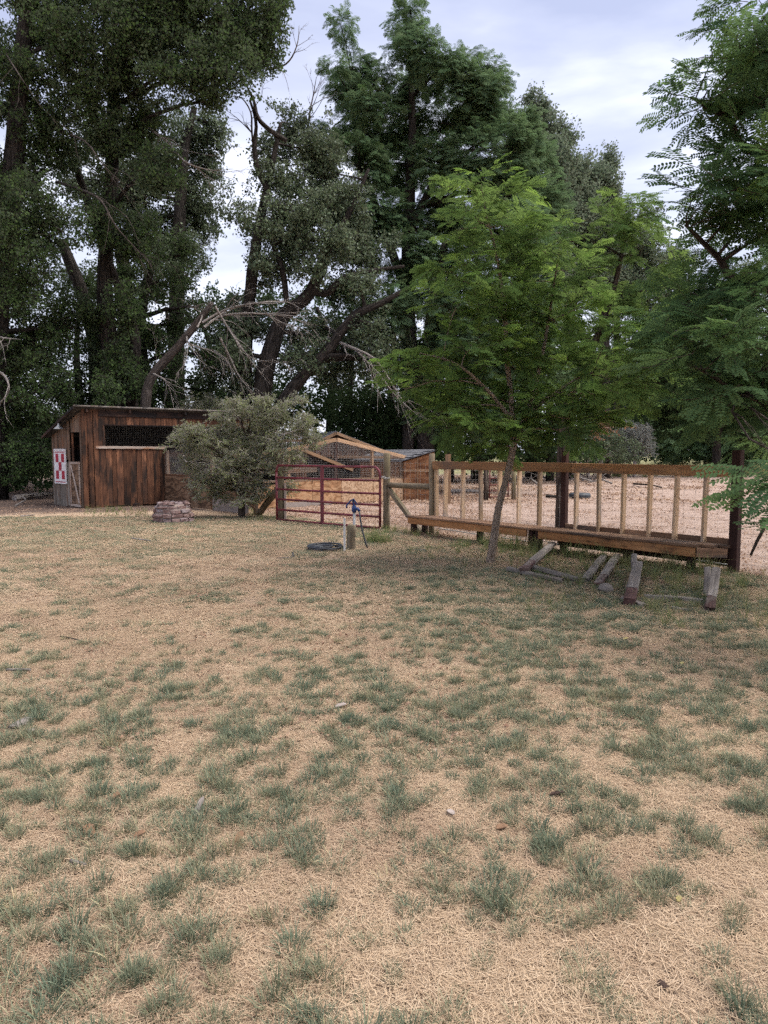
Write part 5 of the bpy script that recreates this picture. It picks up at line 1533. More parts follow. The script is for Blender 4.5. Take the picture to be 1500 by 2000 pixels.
tree('cottonwood_tree', 'shady cottonwood with several trunks right behind the shed roof', 'tree', gbase(180, 28),
     [trunk_to(170, 28, [(190, 720, .3), (165, 590, .26), (120, 470, .18)]), trunk_to(235, 28, [(235, 720, .34), (250, 600, .28), (230, 450, .2)]), trunk_to(290, 28, [(280, 740, .25), (275, 620, .2), (300, 500, .14)])],
     LO([(160, 750, 80, 60), (230, 700, 70, 60), (290, 650, 60, 70), (330, 720, 60, 60), (190, 620, 70, 60), (260, 560, 80, 60), (150, 540, 60, 50), (330, 560, 60, 50), (350, 640, 50, 40), (300, 780, 70, 40), (210, 800, 80, 40), (390, 760, 50, 50), (350, 500, 50, 45), (410, 690, 40, 50), (385, 600, 34, 34)], 28, 0.9, random.Random(4), 1.6),
     'cotton', 24, 1.0, 33, M['bark_dark'], BG, thr=-0.02, nscale=0.8, droop=0.3, tint=(0.06, 0.12))
tree('poplar_tree', 'paler grey-green poplar showing between the dark cottonwoods', 'tree', gbase(350, 33),
     [trunk_to(345, 33, [(345, 640, .34), (350, 450, .28), (360, 300, .2), (380, 210, .12)])],
     LO([(300, 310, 70, 60), (380, 270, 60, 60), (415, 245, 22, 40), (360, 380, 80, 60), (300, 430, 70, 60), (385, 440, 45, 45), (340, 500, 80, 50), (250, 380, 60, 60), (410, 330, 26, 40), (170, 350, 60, 60), (180, 270, 50, 50)], 33, 0.9, random.Random(5), 1.5),
     'poplar', 32, 1.15, 34, M['bark_dark'], BG, thr=-0.16, nscale=1.3, tint=(0.15, 0.2))
# --- centre: big old tree with heavy limbs
Yc = 26.5
old_tr = [trunk_to(505, Yc, [(512, 770, 0.336), (530, 680, 0.302), (552, 620, 0.269), (588, 590, 0.227), (612, 560, 0.210), (650, 475, 0.160), (685, 410, 0.109), (720, 330, 0.050)]),
          trunk_to(480, Yc + .6, [(480, 690, 0.235), (490, 560, 0.210), (500, 480, 0.193), (515, 400, 0.160), (530, 330, 0.118), (548, 240, 0.050)]),
          (path_px([(530, 830, 0.252), (560, 775, 0.235), (600, 725, 0.210), (640, 685, 0.193), (672, 640, 0.176), (700, 612, 0.160), (745, 592, 0.109), (800, 560, 0.050)], Yc - .5)),
          (path_px([(612, 568, 0.168), (640, 572, 0.126), (668, 545, 0.109), (720, 530, 0.084), (790, 520, 0.050)], Yc)),
          (path_px([(520, 395, 0.134), (522, 370, 0.118), (505, 335, 0.101), (497, 290, 0.084), (500, 240, 0.059), (488, 195, 0.034)], Yc + .2)),
          (path_px([(560, 275, 0.084), (535, 260, 0.084), (505, 232, 0.076), (495, 195, 0.050), (480, 165, 0.025)], Yc + .1)),
          (path_px([(560, 590, 0.109), (552, 530, 0.101), (535, 480, 0.084), (540, 430, 0.059), (525, 395, 0.042)], Yc - .2))]
tree('old_cottonwood', 'huge old tree with thick dark limbs forking behind the bush', 'tree', gbase(505, Yc), old_tr,
     LO([(535, 300, 42, 50), (570, 250, 45, 45), (610, 300, 50, 60), (560, 360, 70, 50), (600, 400, 60, 50), (530, 450, 60, 50), (640, 350, 50, 60), (480, 620, 45, 45), (540, 520, 50, 40), (600, 480, 55, 40), (440, 640, 40, 40), (660, 560, 50, 40), (700, 510, 55, 40), (640, 730, 50, 30), (690, 700, 50, 40), (600, 660, 40, 30), (745, 640, 40, 50), (780, 720, 50, 50), (500, 430, 45, 35, 25.6), (610, 530, 40, 30, 25.7), (465, 690, 45, 40, 25.8), (600, 700, 45, 35, 26), (640, 470, 50, 40, 25.8), (520, 520, 34, 34, 25.7), (575, 465, 36, 28, 25.7), (700, 560, 40, 30, 25.8), (720, 640, 34, 28, 25.8), (630, 640, 30, 24, 27), (500, 660, 34, 34, 27), (735, 700, 45, 40, 26), (570, 400, 50, 40, 25.8), (690, 400, 50, 45, 27), (440, 720, 45, 40, 27), (720, 470, 50, 40, 27), (560, 700, 35, 30, 27.5), (480, 760, 50, 25, 27)], 28, 0.9, random.Random(6), 1.6),
     'poplar', 36, 1.0, 35, M['bark_dark'], BG, thr=-0.08, nscale=1.0, tint=(0.08, 0.12), limb_r=0.12)
# --- dead leaning tree with bleached twigs over the shed and the bush
rr = random.Random(77)
dt = thing('dead_tree', 'leaning dead tree with bleached bare twigs above the shed roof', 'dead tree', tuple(gbase(283, 24)))
P_, R_ = smooth_path(*path_px([(280, 960, .2), (285, 790, .17), (298, 735, .155), (345, 680, .135), (392, 622, .11), (415, 590, .07)], 24))
MB().tube(P_, R_, 9, jit=.06, rng=rr).build('trunk', M['bark_deadbrown'], dt)
def twiggy(mb, pts, r0, rng, kids=7, depth=2, spread=.5):
    P2_, R2_ = smooth_path(pts, [r0 * (1 - .85 * i / (len(pts) - 1)) for i in range(len(pts))], 3)
    mb.tube(P2_, R2_, 6, cap=False)
    if depth == 0: return
    L = sum((b - a).length for a, b in zip(pts[:-1], pts[1:]))
    for k in range(kids):
        i = rng.randrange(2, len(P2_) - 1)
        d = (P2_[i + 1] - P2_[i - 1]).normalized() if i + 1 < len(P2_) else (P2_[i] - P2_[i - 1]).normalized()
        d = (d + Vector((rng.uniform(-1, 1), rng.uniform(-1, 1), rng.uniform(-1.1, .5))) * spread * 1.3).normalized()
        l = L * rng.uniform(.18, .42)
        a = P2_[i]; b = a + d * l * .5 + Vector((rng.uniform(-1, 1), rng.uniform(-1, 1), rng.uniform(-1, 1))) * l * .1
        c = b + (d + Vector((rng.uniform(-.5, .5), rng.uniform(-.5, .5), rng.uniform(-.8, .3)))).normalized() * l * .55
        twiggy(mb, [a, b, c], max(.006, R2_[i] * .5), rng, 3, depth - 1, spread)
for pth, r0, kids in (([(398, 640), (430, 618), (490, 612), (545, 616), (600, 618)], .08, 10), ([(395, 630), (440, 605), (500, 592), (560, 590), (590, 605)], .07, 8),
                      ([(420, 598), (445, 640), (480, 690), (510, 705), (540, 700)], .06, 8), ([(520, 612), (550, 630), (580, 638), (605, 650)], .04, 8),
                      ([(300, 730), (325, 745), (335, 775), (342, 808)], .05, 4), ([(285, 760), (302, 720), (305, 690), (298, 640)], .035, 3), ([(365, 655), (368, 670), (395, 680), (440, 700), (480, 770)], .06, 10),
                      ([(430, 660), (450, 700), (470, 740), (500, 770)], .06, 6), ([(385, 640), (395, 615), (380, 600), (410, 590)], .05, 4)):
    mb = MB(); twiggy(mb, [at(a, b, 23.6 + rr.uniform(-.8, .8)) for a, b in pth], r0 * .62, rr, kids + 4)
    mb.build('dead_branch', M['bark_dead'], dt)
# dead branches hanging out of the left cottonwoods and at the centre
def dead_limb(label, pth, Y, r0, kids, seed, mat='bark_dead'):
    r_ = random.Random(seed); mb = MB()
    pts = [at(a, b, Y + r_.uniform(-.3, .3) + (2.2 if i_ == 0 else (0.9 if i_ == 1 and len(pth) > 4 else 0))) for i_, (a, b) in enumerate(pth)]
    twiggy(mb, pts, r0, r_, kids)
    return tag(mb.build('dead_limb', M[mat], loc=tuple(pts[0])), label, 'dead branch', 'dead branches hanging in the trees')
dead_limb('bare grey branch curving down through the dark crown above the shed', [(110, 355), (170, 375), (200, 395), (225, 440), (260, 480), (298, 520)], 22.5, .05, 8, 1, 'bark_deadbrown')
dead_limb('bare branch sloping right below the overhanging crown', [(110, 255), (165, 275), (200, 320), (240, 360)], 22.5, .04, 6, 2, 'bark_deadbrown')
dead_limb('twiggy bare branch in the pale poplar left of the sky gap', [(290, 250), (330, 280), (360, 315), (400, 330), (440, 335)], 23.5, .05, 9, 3)
dead_limb('thin bare branch along the upper left crown', [(5, 95), (40, 150), (60, 180), (80, 210)], 21.5, .025, 3, 4, 'bark_deadbrown')
dead_limb('pale hooked twig at the left edge above the shed', [(-20, 720), (5, 730), (17, 752), (12, 775), (-15, 795)], 21, .05, 3, 5)
dead_limb('pale short twig at the left edge below the cottonwood', [(-20, 655), (8, 660), (40, 663)], 21, .04, 3, 6)
dead_limb('fine bare twigs against the sky right of the overhanging crown', [(520, 135), (550, 130), (570, 112), (582, 80), (584, 50)], 25.5, .045, 6, 7, 'bark_dead')
dead_limb('bare twigs rising against the sky above the old tree', [(500, 330), (492, 260), (490, 220), (470, 190), (445, 190)], 26, .05, 8, 8, 'bark_deadbrown')
dead_limb('bare drooping branch in the dark gap beside the young tree', [(640, 660), (690, 680), (730, 700), (760, 740), (790, 790)], 24.5, .07, 9, 9, 'bark_dead')
dead_limb('bare twigs in the dark wood left of the young tree crown', [(700, 690), (740, 730), (770, 770), (820, 815)], 24.5, .045, 7, 10, 'bark_dead')
dead_limb('spray of thin bare twigs above the old tree top', [(600, 260), (605, 220), (612, 185), (618, 150)], 29, .05, 12, 11, 'bark_dead')
# --- centre right: tall locusts
Yl = 31
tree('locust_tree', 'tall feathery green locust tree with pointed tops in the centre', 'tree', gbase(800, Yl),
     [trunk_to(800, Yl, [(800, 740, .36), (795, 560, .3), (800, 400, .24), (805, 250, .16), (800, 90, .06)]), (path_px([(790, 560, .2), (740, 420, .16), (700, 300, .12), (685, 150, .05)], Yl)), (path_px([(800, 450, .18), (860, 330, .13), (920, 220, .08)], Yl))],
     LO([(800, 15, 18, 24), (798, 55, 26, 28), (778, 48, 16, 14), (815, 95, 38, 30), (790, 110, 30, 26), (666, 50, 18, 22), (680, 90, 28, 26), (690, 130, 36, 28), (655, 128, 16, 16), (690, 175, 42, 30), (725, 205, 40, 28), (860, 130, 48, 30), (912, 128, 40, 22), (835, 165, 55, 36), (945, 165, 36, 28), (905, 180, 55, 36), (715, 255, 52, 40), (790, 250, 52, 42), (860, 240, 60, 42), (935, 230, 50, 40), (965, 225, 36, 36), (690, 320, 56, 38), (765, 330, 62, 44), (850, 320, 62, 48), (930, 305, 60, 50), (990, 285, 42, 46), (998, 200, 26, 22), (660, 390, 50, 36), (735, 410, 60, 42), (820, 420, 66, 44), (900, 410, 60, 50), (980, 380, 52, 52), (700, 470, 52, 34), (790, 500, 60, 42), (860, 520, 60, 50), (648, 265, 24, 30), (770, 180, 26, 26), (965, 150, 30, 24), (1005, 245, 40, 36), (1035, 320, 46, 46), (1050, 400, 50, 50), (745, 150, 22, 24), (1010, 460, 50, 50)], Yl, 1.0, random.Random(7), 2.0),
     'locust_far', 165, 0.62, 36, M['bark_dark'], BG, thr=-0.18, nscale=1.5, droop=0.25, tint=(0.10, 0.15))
tree('locust_tree', 'shorter dark locust standing below the tall one behind the young tree', 'tree', gbase(860, 28.5),
     [trunk_to(830, 28.5, [(832, 760, .3), (840, 650, .26), (850, 560, .2), (870, 470, .12)]), trunk_to(795, 28.5, [(800, 780, .22), (805, 680, .2), (790, 590, .13)])],
     LO([(760, 600, 45, 60), (830, 610, 60, 60), (900, 600, 70, 70), (980, 560, 70, 80), (980, 460, 70, 60), (900, 700, 70, 60), (820, 700, 50, 50), (1050, 620, 60, 70), (1040, 480, 60, 70), (960, 690, 60, 60), (700, 590, 30, 30), (1060, 720, 60, 60), (840, 780, 60, 50), (920, 800, 60, 60), (1000, 800, 60, 60)], 28.5, 1.0, random.Random(8), 1.6),
     'locust_far', 84, 0.70, 37, M['bark_dark'], BG, thr=-0.14, nscale=1.3, droop=0.3, tint=(0.04, 0.1))
# --- right back: paler poplars
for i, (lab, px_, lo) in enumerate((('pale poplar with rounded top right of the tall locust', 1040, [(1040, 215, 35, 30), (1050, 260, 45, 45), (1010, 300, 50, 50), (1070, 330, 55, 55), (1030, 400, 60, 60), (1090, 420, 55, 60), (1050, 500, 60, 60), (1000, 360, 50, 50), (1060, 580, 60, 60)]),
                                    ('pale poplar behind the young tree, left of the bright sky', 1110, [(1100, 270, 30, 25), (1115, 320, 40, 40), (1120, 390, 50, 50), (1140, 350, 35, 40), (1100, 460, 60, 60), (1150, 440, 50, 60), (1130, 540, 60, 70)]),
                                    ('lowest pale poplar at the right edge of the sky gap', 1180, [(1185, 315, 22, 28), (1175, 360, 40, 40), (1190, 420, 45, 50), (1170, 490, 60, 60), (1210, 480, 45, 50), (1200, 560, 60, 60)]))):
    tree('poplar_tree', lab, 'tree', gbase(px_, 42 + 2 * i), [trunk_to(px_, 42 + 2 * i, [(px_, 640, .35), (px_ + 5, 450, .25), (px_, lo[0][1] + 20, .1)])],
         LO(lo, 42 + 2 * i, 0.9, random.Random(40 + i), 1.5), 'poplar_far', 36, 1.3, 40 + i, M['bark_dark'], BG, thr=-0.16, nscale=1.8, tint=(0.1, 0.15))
for i, (lab, lo, Y_, sp, de, sc_) in enumerate((
        ('bushy green tree low behind the bright sky gap on the right', [(1265, 440, 30, 35), (1250, 500, 60, 50), (1310, 520, 60, 45), (1240, 580, 70, 60), (1330, 590, 70, 60), (1280, 660, 80, 60), (1400, 600, 70, 60), (1460, 560, 70, 60)], 48, 'poplar', 18, 1.5),
        ('dark green tree filling the gap under the right locust', [(1290, 720, 80, 60), (1380, 700, 80, 70), (1460, 700, 80, 80), (1300, 800, 70, 60), (1380, 800, 70, 60), (1460, 810, 70, 70)], 48, 'wood', 16, 1.2),
        ('soft grey-green conifer-like tree at the far end of yard', [(1400, 820, 45, 35), (1440, 850, 50, 35), (1360, 850, 40, 35), (1480, 830, 45, 45), (1320, 860, 45, 35), (1420, 880, 60, 22)], 56, 'locust_far', 20, 1.6))):
    bx_ = (1205, 1400, 1440)[i]
    tree('background_tree', lab, 'tree', gbase(bx_, Y_), [trunk_to(bx_, Y_, [(bx_, 860, .24), (bx_ + 5, lo[0][1] + 60, .16), (lo[0][0], lo[0][1], .08)])],
         LO(lo, Y_, 0.9, random.Random(50 + i), 2.0), sp, de, sc_, 50 + i, M['bark_dark'], 'trees at the far end of the yard', thr=-0.2, nscale=2.0, tint=(0.1, 0.15))
# shrubs at the back of the yard
tree('green_shrub', 'green shrub at the back of yard before the silvery one', 'shrub', gbase(1190, 44), [trunk_to(1190, 44, [(1190, 880, .1), (1195, 850, .05)])],
     LO([(1185, 870, 50, 35), (1215, 885, 40, 25), (1160, 885, 40, 25)], 44, 1, random.Random(60)), 'poplar', 26, 1.0, 60, M['bark_brown'], 'shrubs at the back of the yard', thr=-.3)
tree('silver_shrub', 'silvery grey shrub at the back of the yard', 'shrub', gbase(1240, 46), [trunk_to(1240, 46, [(1240, 880, .1), (1240, 850, .05)])],
     LO([(1235, 850, 32, 30), (1255, 870, 28, 25), (1225, 880, 30, 20), (1262, 845, 16, 14)], 46, 1, random.Random(61)), 'silver', 26, 1.2, 61, M['bark_dead'], 'shrubs at the back of the yard', thr=-.3)
ds_ = tree('dead_shrub', 'shrub with bare twigs and brown dead leaves behind the dark post', 'shrub', gbase(1150, 40), [trunk_to(1150, 40, [(1150, 880, .09), (1160, 850, .05)])],
           LO([(1150, 840, 40, 25), (1190, 835, 40, 22), (1120, 860, 30, 25)], 40, 1, random.Random(62)), 'deadleaf', 12, 1.1, 62, M['bark_dead'], 'shrubs at the back of the yard', thr=-.3, subs=14)
mb = MB(); r_ = random.Random(63)
for k in range(16):
    a = gbase(r_.uniform(1120, 1180), 39.5); d = Vector((r_.uniform(-1.6, 1.6), r_.uniform(-1, .4), r_.uniform(.8, 2.2)))
    twiggy(mb, [a, a + d * .5 + Vector((0, 0, .4)), a + d], .035, r_, 4, 1)
mb.build('bare_twigs', M['bark_dead'], ds_)

# --- the dark wood behind everything (one mass)
P, Q, SC, TI = [], [], [], []
rw = random.Random(91)
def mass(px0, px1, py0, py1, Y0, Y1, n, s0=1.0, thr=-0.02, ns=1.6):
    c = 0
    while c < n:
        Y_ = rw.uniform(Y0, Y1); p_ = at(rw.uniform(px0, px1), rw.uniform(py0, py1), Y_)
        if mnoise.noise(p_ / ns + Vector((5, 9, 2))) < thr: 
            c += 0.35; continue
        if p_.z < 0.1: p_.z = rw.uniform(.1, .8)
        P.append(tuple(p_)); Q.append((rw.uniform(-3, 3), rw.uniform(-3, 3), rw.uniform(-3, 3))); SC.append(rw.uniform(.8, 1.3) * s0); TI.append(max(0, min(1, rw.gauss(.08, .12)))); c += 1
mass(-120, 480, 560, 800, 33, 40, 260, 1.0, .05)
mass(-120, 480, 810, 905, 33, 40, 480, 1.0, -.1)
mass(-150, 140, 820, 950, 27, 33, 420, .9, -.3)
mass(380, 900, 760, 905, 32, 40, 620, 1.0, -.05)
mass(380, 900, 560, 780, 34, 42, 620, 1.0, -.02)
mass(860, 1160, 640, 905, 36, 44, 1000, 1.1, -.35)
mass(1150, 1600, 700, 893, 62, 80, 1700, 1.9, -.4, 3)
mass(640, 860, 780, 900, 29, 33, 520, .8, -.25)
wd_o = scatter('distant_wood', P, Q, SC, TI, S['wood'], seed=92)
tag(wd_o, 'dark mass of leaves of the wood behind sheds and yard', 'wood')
rw = random.Random(93)
for i, (px_, Y_, r0, lab_) in enumerate(((150, 35, .2, 'dark trunk in the wood just left above the shed roof'), (330, 35, .17, 'dark trunk in the wood behind the middle of the shed roof'), (400, 36, .18, 'dark trunk in the wood behind the right end of the shed roof'),
        (640, 36, .2, 'dark trunk in the wood behind the cage gable'), (690, 37, .17, 'slim dark trunk in the wood right of the cage gable'), (760, 36, .22, 'dark trunk in the wood behind the plywood shed'),
        (880, 38, .2, 'dark trunk in the wood left of the young tree stem'), (930, 39, .24, 'dark trunk in the wood close to the young tree stem'), (1075, 40, .2, 'dark trunk in the wood beside the dark middle railing post'),
        (1385, 58, .35, 'left of two close dark trunks at the far end of the yard'), (1420, 60, .35, 'right of two close dark trunks at the far end of the yard'), (1320, 66, .3, 'single dark trunk at the far end of the yard'))):
    tr_ = thing('woodland_trunk', lab_, 'tree trunk', tuple(gbase(px_, Y_)), 'trunks in the wood behind')
    P_, R_ = smooth_path([gbase(px_, Y_) - Vector((0, 0, .2)), at(px_ + rw.uniform(-8, 8), 800, Y_), at(px_ + rw.uniform(-15, 15), 700, Y_), at(px_ + rw.uniform(-25, 25), 600, Y_)], [r0 * 1.2, r0, r0 * .8, r0 * .4])
    MB().tube(P_, R_, 8, jit=.05, rng=rw).build('trunk', M['bark_dark'], tr_)

# --- Russian olive bush in front of the shed
ob = gbase(470, 17.3)
tree('olive_bush', 'round grey-green bush with small leaves growing against the wire run', 'bush', ob,
     [([ob - Vector((0, 0, .1)), at(472, 960, 17.3), at(470, 910, 17.3), at(480, 860, 17.4)], [.085, .075, .065, .04]), ([at(470, 925, 17.3), at(440, 890, 17.2), at(400, 870, 17.0)], [.045, .035, .02]), ([at(472, 910, 17.3), at(520, 870, 17.3), at(560, 850, 17.2)], [.045, .035, .02])],
     LO([(492, 808, 52, 26), (545, 808, 48, 30), (415, 850, 52, 26), (490, 855, 70, 36), (560, 860, 55, 40), (370, 860, 45, 22), (400, 895, 55, 35), (460, 905, 60, 35), (520, 905, 50, 35), (355, 856, 22, 8), (375, 838, 26, 14), (435, 822, 24, 14), (425, 935, 40, 30), (500, 945, 22, 26), (585, 845, 35, 30), (540, 920, 28, 28), (480, 965, 16, 18), (600, 820, 18, 22), (395, 945, 18, 28), (440, 955, 26, 24), (505, 975, 20, 20), (548, 945, 22, 20), (610, 862, 16, 10), (338, 852, 14, 6), (520, 776, 22, 10), (460, 784, 18, 10), (575, 782, 18, 10), (365, 905, 18, 16)], 17.2, 0.9, random.Random(9), .35),
     'olive', 92, 0.80, 70, M['bark_brown'], None, thr=-0.03, nscale=0.4, droop=0.1, limb_r=.04, tint=(0.1, 0.2), subs=4, shell=.42)
tree('back_shrub', 'green shrub top showing above the shed roof', 'shrub', gbase(410, 26), [trunk_to(410, 26, [(410, 860, .06), (405, 800, .03)])],
     LO([(380, 795, 34, 22), (425, 790, 36, 24), (455, 785, 28, 22), (410, 830, 50, 30)], 26, 1, random.Random(64)), 'olive', 50, 1.3, 64, M['bark_brown'], None, thr=-.2)
dead_limb('pale bare twig sticking out of the bush towards the cage', [(520, 865), (550, 850), (580, 840), (598, 834)], 16.4, .02, 2, 21)['group'] = 'bare twigs in the bush'
dead_limb('pale hanging twig on the left side of the bush', [(358, 888), (362, 900), (372, 908), (385, 914)], 16.6, .014, 3, 22)['group'] = 'bare twigs in the bush'

# --- young locust in front of the bench
yb = gp(955, 1100)
Yy = yb.y
def yp(a, b, Y_=None): return at(a, b, Y_ or Yy)
ytr = [([yb - Vector((0, 0, .1)), yp(958, 1095), yp(968, 1030), yp(975, 985), yp(990, 930), yp(1000, 885), yp(1006, 860)], [.072, .062, .053, .049, .046, .047, .043]),
       ([yp(1003, 872), yp(1000, 800, Yy + .1), yp(990, 700, Yy + .1), yp(985, 600, Yy), yp(970, 500, Yy), yp(950, 420, Yy), yp(940, 360, Yy)], [.045, .04, .034, .028, .02, .014, .007]),
       ([yp(1006, 862), yp(1035, 790, Yy + .2), yp(1060, 690, Yy + .3), yp(1080, 570, Yy + .3), yp(1095, 470, Yy + .3)], [.04, .034, .026, .016, .008]),
       ([yp(1000, 820), yp(950, 760, Yy - .3), yp(890, 710, Yy - .4), yp(820, 690, Yy - .5)], [.03, .024, .016, .008]),
       ([yp(1020, 820), yp(1080, 770, Yy - .2), yp(1150, 730, Yy - .2), yp(1220, 720, Yy)], [.03, .024, .016, .008]),
       ([yp(985, 620), yp(940, 570, Yy + .2), yp(890, 540, Yy + .2)], [.02, .014, .007])]
yl = LO([(940, 375, 42, 40), (900, 365, 26, 16), (985, 390, 30, 25), (930, 430, 60, 35), (1000, 440, 45, 25), (890, 450, 35, 22), (960, 490, 70, 40), (1090, 450, 50, 28), (1060, 490, 50, 30), (880, 530, 45, 28), (940, 560, 75, 40), (1030, 550, 70, 45), (1110, 530, 50, 40), (890, 600, 55, 35), (980, 630, 85, 45), (1080, 620, 75, 50), (1140, 600, 50, 45), (920, 680, 75, 45), (840, 690, 55, 30), (800, 715, 40, 25), (1010, 710, 90, 50), (1110, 700, 80, 50), (1180, 680, 50, 50), (860, 750, 70, 38), (790, 760, 35, 18), (950, 780, 85, 45), (1060, 790, 90, 50), (1160, 770, 75, 45), (1220, 740, 45, 40), (920, 830, 70, 35), (1010, 845, 80, 35), (1090, 840, 60, 35), (890, 800, 55, 35), (960, 870, 50, 20), (1120, 820, 40, 35)], Yy, 1.0, random.Random(10), .55)
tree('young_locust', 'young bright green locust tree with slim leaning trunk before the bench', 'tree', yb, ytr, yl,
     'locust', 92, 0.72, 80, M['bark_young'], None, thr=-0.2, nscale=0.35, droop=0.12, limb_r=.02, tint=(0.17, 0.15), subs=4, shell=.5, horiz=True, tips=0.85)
# --- near locust at the right edge: trunk outside the picture
rb_ = Vector((6.3, 8.6, 0))
rtr = [([rb_ - Vector((0, 0, .1)), rb_ + Vector((-.1, 0, 1.6)), rb_ + Vector((-.3, -.1, 3.6)), rb_ + Vector((-.5, -.2, 6.0)), rb_ + Vector((-.6, -.2, 8.5))], [.16, .14, .12, .09, .04]),
       ([rb_ + Vector((-.1, 0, 1.9)), at(1480, 780, 8.2), at(1400, 740, 8.0), at(1330, 700, 7.9)], [.04, .028, .02, .01]),
       ([rb_ + Vector((-.3, 0, 3.4)), at(1470, 560, 8.2), at(1400, 500, 8.1), at(1340, 440, 8.0)], [.07, .05, .035, .015]),
       ([rb_ + Vector((-.4, 0, 4.8)), at(1480, 300, 8.2), at(1420, 230, 8.1), at(1350, 190, 8.0)], [.06, .05, .03, .012])]
rl_ = LO([(1440, 20, 70, 40), (1380, 75, 50, 28), (1330, 90, 28, 18), (1460, 90, 60, 45), (1390, 140, 65, 32), (1320, 175, 36, 14), (1450, 180, 65, 45), (1390, 225, 60, 35), (1310, 205, 28, 16), (1460, 270, 60, 45), (1400, 300, 50, 35), (1370, 350, 55, 28), (1450, 360, 65, 40), (1330, 380, 55, 25), (1400, 410, 75, 32), (1480, 430, 60, 45), (1330, 425, 40, 20), (1410, 470, 75, 38), (1490, 500, 50, 35), (1300, 370, 26, 16), (1510, 120, 60, 140), (1520, 350, 60, 150)], 7.9, 1.0, random.Random(14), .5)
rl_ += LO([(1400, 560, 70, 35), (1480, 570, 70, 50), (1320, 600, 60, 35), (1390, 640, 75, 40), (1470, 650, 70, 45), (1310, 670, 65, 35), (1440, 710, 80, 40), (1350, 720, 70, 32), (1490, 770, 60, 45), (1420, 775, 60, 30), (1380, 760, 45, 24), (1500, 830, 45, 35), (1450, 820, 35, 25), (1410, 800, 22, 26)], 7.6, 1.0, random.Random(15), .5)
rl_ = [(c + Vector((.32, 0, 0)), (r3[0] * .92, r3[1], r3[2] * .9)) for c, r3 in rl_]
rl_ += LO([(1345, 600, 45, 30), (1335, 680, 45, 30), (1370, 745, 45, 28), (1310, 640, 36, 28), (1430, 800, 40, 28), (1490, 850, 36, 24), (1420, 830, 30, 20), (1480, 780, 50, 30), (1420, 560, 50, 30), (1470, 720, 50, 30)], 9.2, 1.0, random.Random(17), .4)
rl_ += LO([(1592, 930, 30, 28, 5.2), (1590, 975, 30, 28, 5.1), (1595, 1005, 30, 30, 5.1), (1585, 950, 30, 26, 5.0), (1600, 900, 30, 20, 5.4), (1590, 1030, 20, 16, 5.2)], 5.2)
tree('near_locust', 'large near locust tree reaching in along the right edge of the picture', 'tree', rb_, rtr, rl_,
     'locust_right', 92, 0.86, 81, M['bark_brown'], None, thr=-0.12, nscale=0.5, droop=0.12, limb_r=.03, tint=(0.06, 0.12), subs=3, shell=.55, horiz=True, tips=0.3)
tree('locust_tree', 'mid-sized green locust beyond the railing, between young tree and near locust', 'tree', gbase(1097, 14.5),
     [trunk_to(1097, 14.5, [(1098, 860, .085), (1120, 760, .08), (1170, 650, .065), (1205, 540, .05), (1225, 430, .02)])],
     LO([(1225, 385, 38, 28), (1190, 420, 45, 30), (1255, 430, 45, 30), (1180, 480, 55, 35), (1250, 500, 60, 38), (1200, 550, 65, 42), (1275, 570, 60, 40), (1170, 610, 55, 40), (1240, 640, 70, 45), (1300, 650, 45, 40), (1190, 700, 60, 40), (1265, 720, 65, 42), (1220, 770, 55, 30), (1300, 760, 45, 35)], 14.5, 1.0, random.Random(16), .6),
     'locust', 56, 0.88, 82, M['bark_brown'], None, thr=-0.25, nscale=0.6, droop=0.15, limb_r=.03, tint=(0.05, 0.10), subs=3, shell=.5, horiz=True, tips=0.3)
log_thing('hanging_stick', 'dark curved stick hanging at the right fence post', at(1492, 1032, 7.2), at(1466, 1085, 7.2), .018, .012, M['bark_brown'], 'stick', seed=16)

# ================================================================== SMALL THINGS ON THE LAWN
def chip(name, label, px_, py_, L, W, mat, ang, cat='wood chip', th=.008, tilt=0.1):
    c = gp(px_, py_, .02); d = Vector((math.cos(ang), math.sin(ang), tilt))
    n = 6; poly = []
    s_ = Vector((-math.sin(ang), math.cos(ang), 0))
    for (u, v) in ((-.5, -.25), (-.2, -.5), (.3, -.42), (.5, 0), (.3, .45), (-.25, .5), (-.5, .2)):
        poly.append(c + d * L * u + s_ * W * v + Vector((0, 0, .01 * abs(v))))
    o_ = MB().prism(poly, (0, 0, th)).build(name, mat, loc=tuple(c))
    return tag(o_, label, cat)
chip('wood_chip', 'grey pointed splinter of wood in a green tuft, left of the lawn middle', 389, 1578, .11, .024, M['silver_wood'], 1.45, tilt=.35)
chip('pale_leaf', 'pale dry leaf on straw right of the lawn middle', 880, 1587, .042, .028, M['pale_leaf'], 2.2, 'leaf', .003)
chip('dry_leaf', 'curled orange-brown leaf at the left of the near lawn', 174, 1624, .075, .045, M['dry_leaf'], 2.0, 'leaf', .003, .4)
chip('dry_leaf', 'small brown leaf in the left grass beside another, near the splinter', 272, 1630, .05, .035, M['dry_leaf'], .4, 'leaf', .003, .3)
chip('dry_leaf', 'upright brown leaf among tufts below the splinter', 466, 1640, .07, .03, M['dry_leaf'], 1.3, 'leaf', .003, .5)
chip('dry_leaf', 'brown leaf above the left green patch, by straw', 226, 1555, .06, .03, M['dry_leaf'], 1.0, 'leaf', .003, .3)
chip('dry_leaf', 'tan leaf on the lawn left of centre, farther off', 666, 1378, .07, .05, M['pale_leaf'], .2, 'leaf', .003, .2)
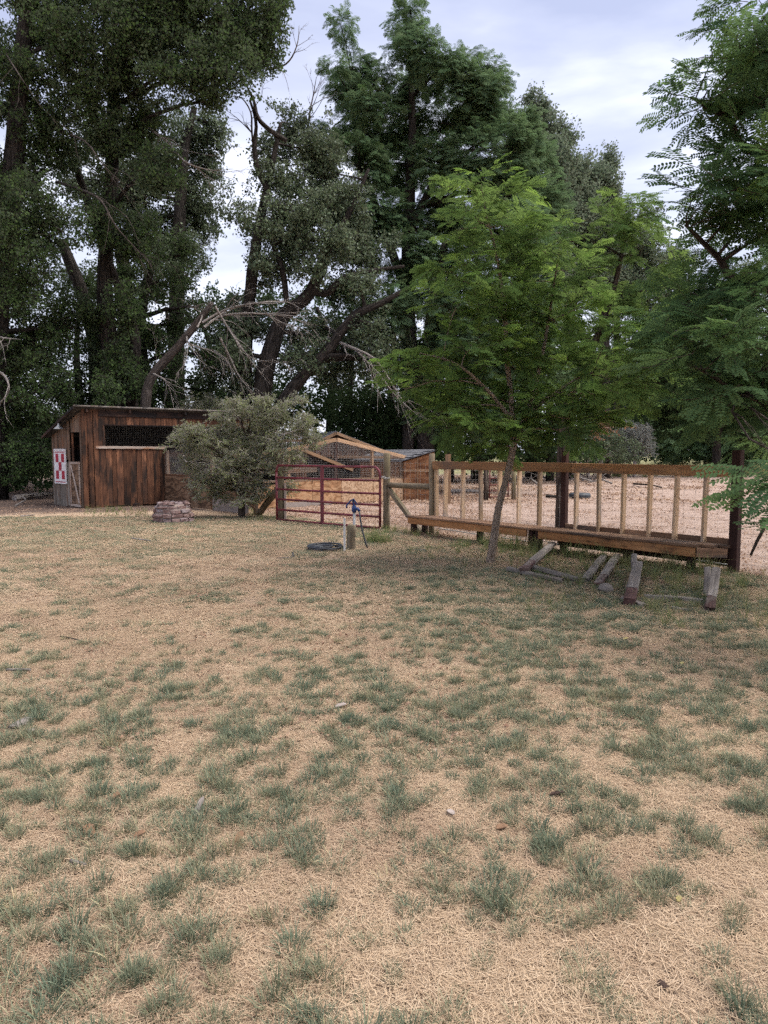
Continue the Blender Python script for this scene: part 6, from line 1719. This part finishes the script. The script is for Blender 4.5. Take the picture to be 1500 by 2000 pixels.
chip('dry_leaf', 'tan leaf on the lawn at the centre, before the green patch', 770, 1447, .07, .045, M['dry_leaf'], .8, 'leaf', .003, .2)
chip('dry_leaf', 'dark brown leaf on the right of the near lawn', 1226, 1458, .045, .028, M['clod'], .3, 'leaf', .003, .3)
chip('dry_leaf', 'orange leaf on bare straw near the pale leaf', 980, 1616, .05, .035, M['dry_leaf'], .1, 'leaf', .003, .2)
chip('yellow_leaf', 'fallen yellow leaf on the shady lawn before the notched timber', 1222, 1248, .05, .03, M['yellow_leaf'], .3, 'leaf', .003, .3)
chip('yellow_leaf', 'fallen yellow leaf farther right on the green lawn', 1332, 1296, .04, .028, M['yellow_leaf'], .9, 'leaf', .003, .3)
chip('yellow_leaf', 'fallen yellow leaf low on the right of the near lawn', 1326, 1757, .026, .018, M['yellow_leaf'], .9, 'leaf', .003, .3)
chip('bark_chip', 'dark brown bark chip on the straw right of centre', 1088, 1552, .075, .018, M['clod'], .2, 'bark', .008)
rock('dirt_clod', 'dark brown clod of earth near the bottom right', gp(1294, 1924, .012), (.017, .015, .011), M['clod'], 'clod', 7)
rock('field_stone', 'weathered grey lump at the left edge of the lawn', gp(40, 1413, .015), (.085, .035, .022), M['silver_wood'], 'stone', 8)
rock('field_stone', 'small pale stone lying before the bigger one at left', gp(62, 1427, .012), (.022, .016, .010), M['pale_leaf'], 'stone', 9)
log_thing('lawn_stick', 'thin dark stick on the straw at the left of the lawn', gp(118, 1243, .02), gp(178, 1256, .02), .009, .004, M['bark_deadbrown'], 'stick', seed=21)
log_thing('lawn_stick', 'short grey stick at the left edge of the lawn', gp(12, 1308, .02), gp(60, 1308, .03), .010, .008, M['bark_dead'], 'stick', seed=22)
log_thing('lawn_stick', 'grey stick on the lawn in front of the brick ring', gp(258, 1052, .02), gp(294, 1056, .03), .022, .012, M['bark_dead'], 'stick', seed=23)
log_thing('lawn_stick', 'small dark stick among tufts at the left of the near lawn', gp(138, 1682, .015), gp(168, 1690, .015), .010, .007, M['silver_wood'], 'stick', seed=24)
print('scattered', SCAT)
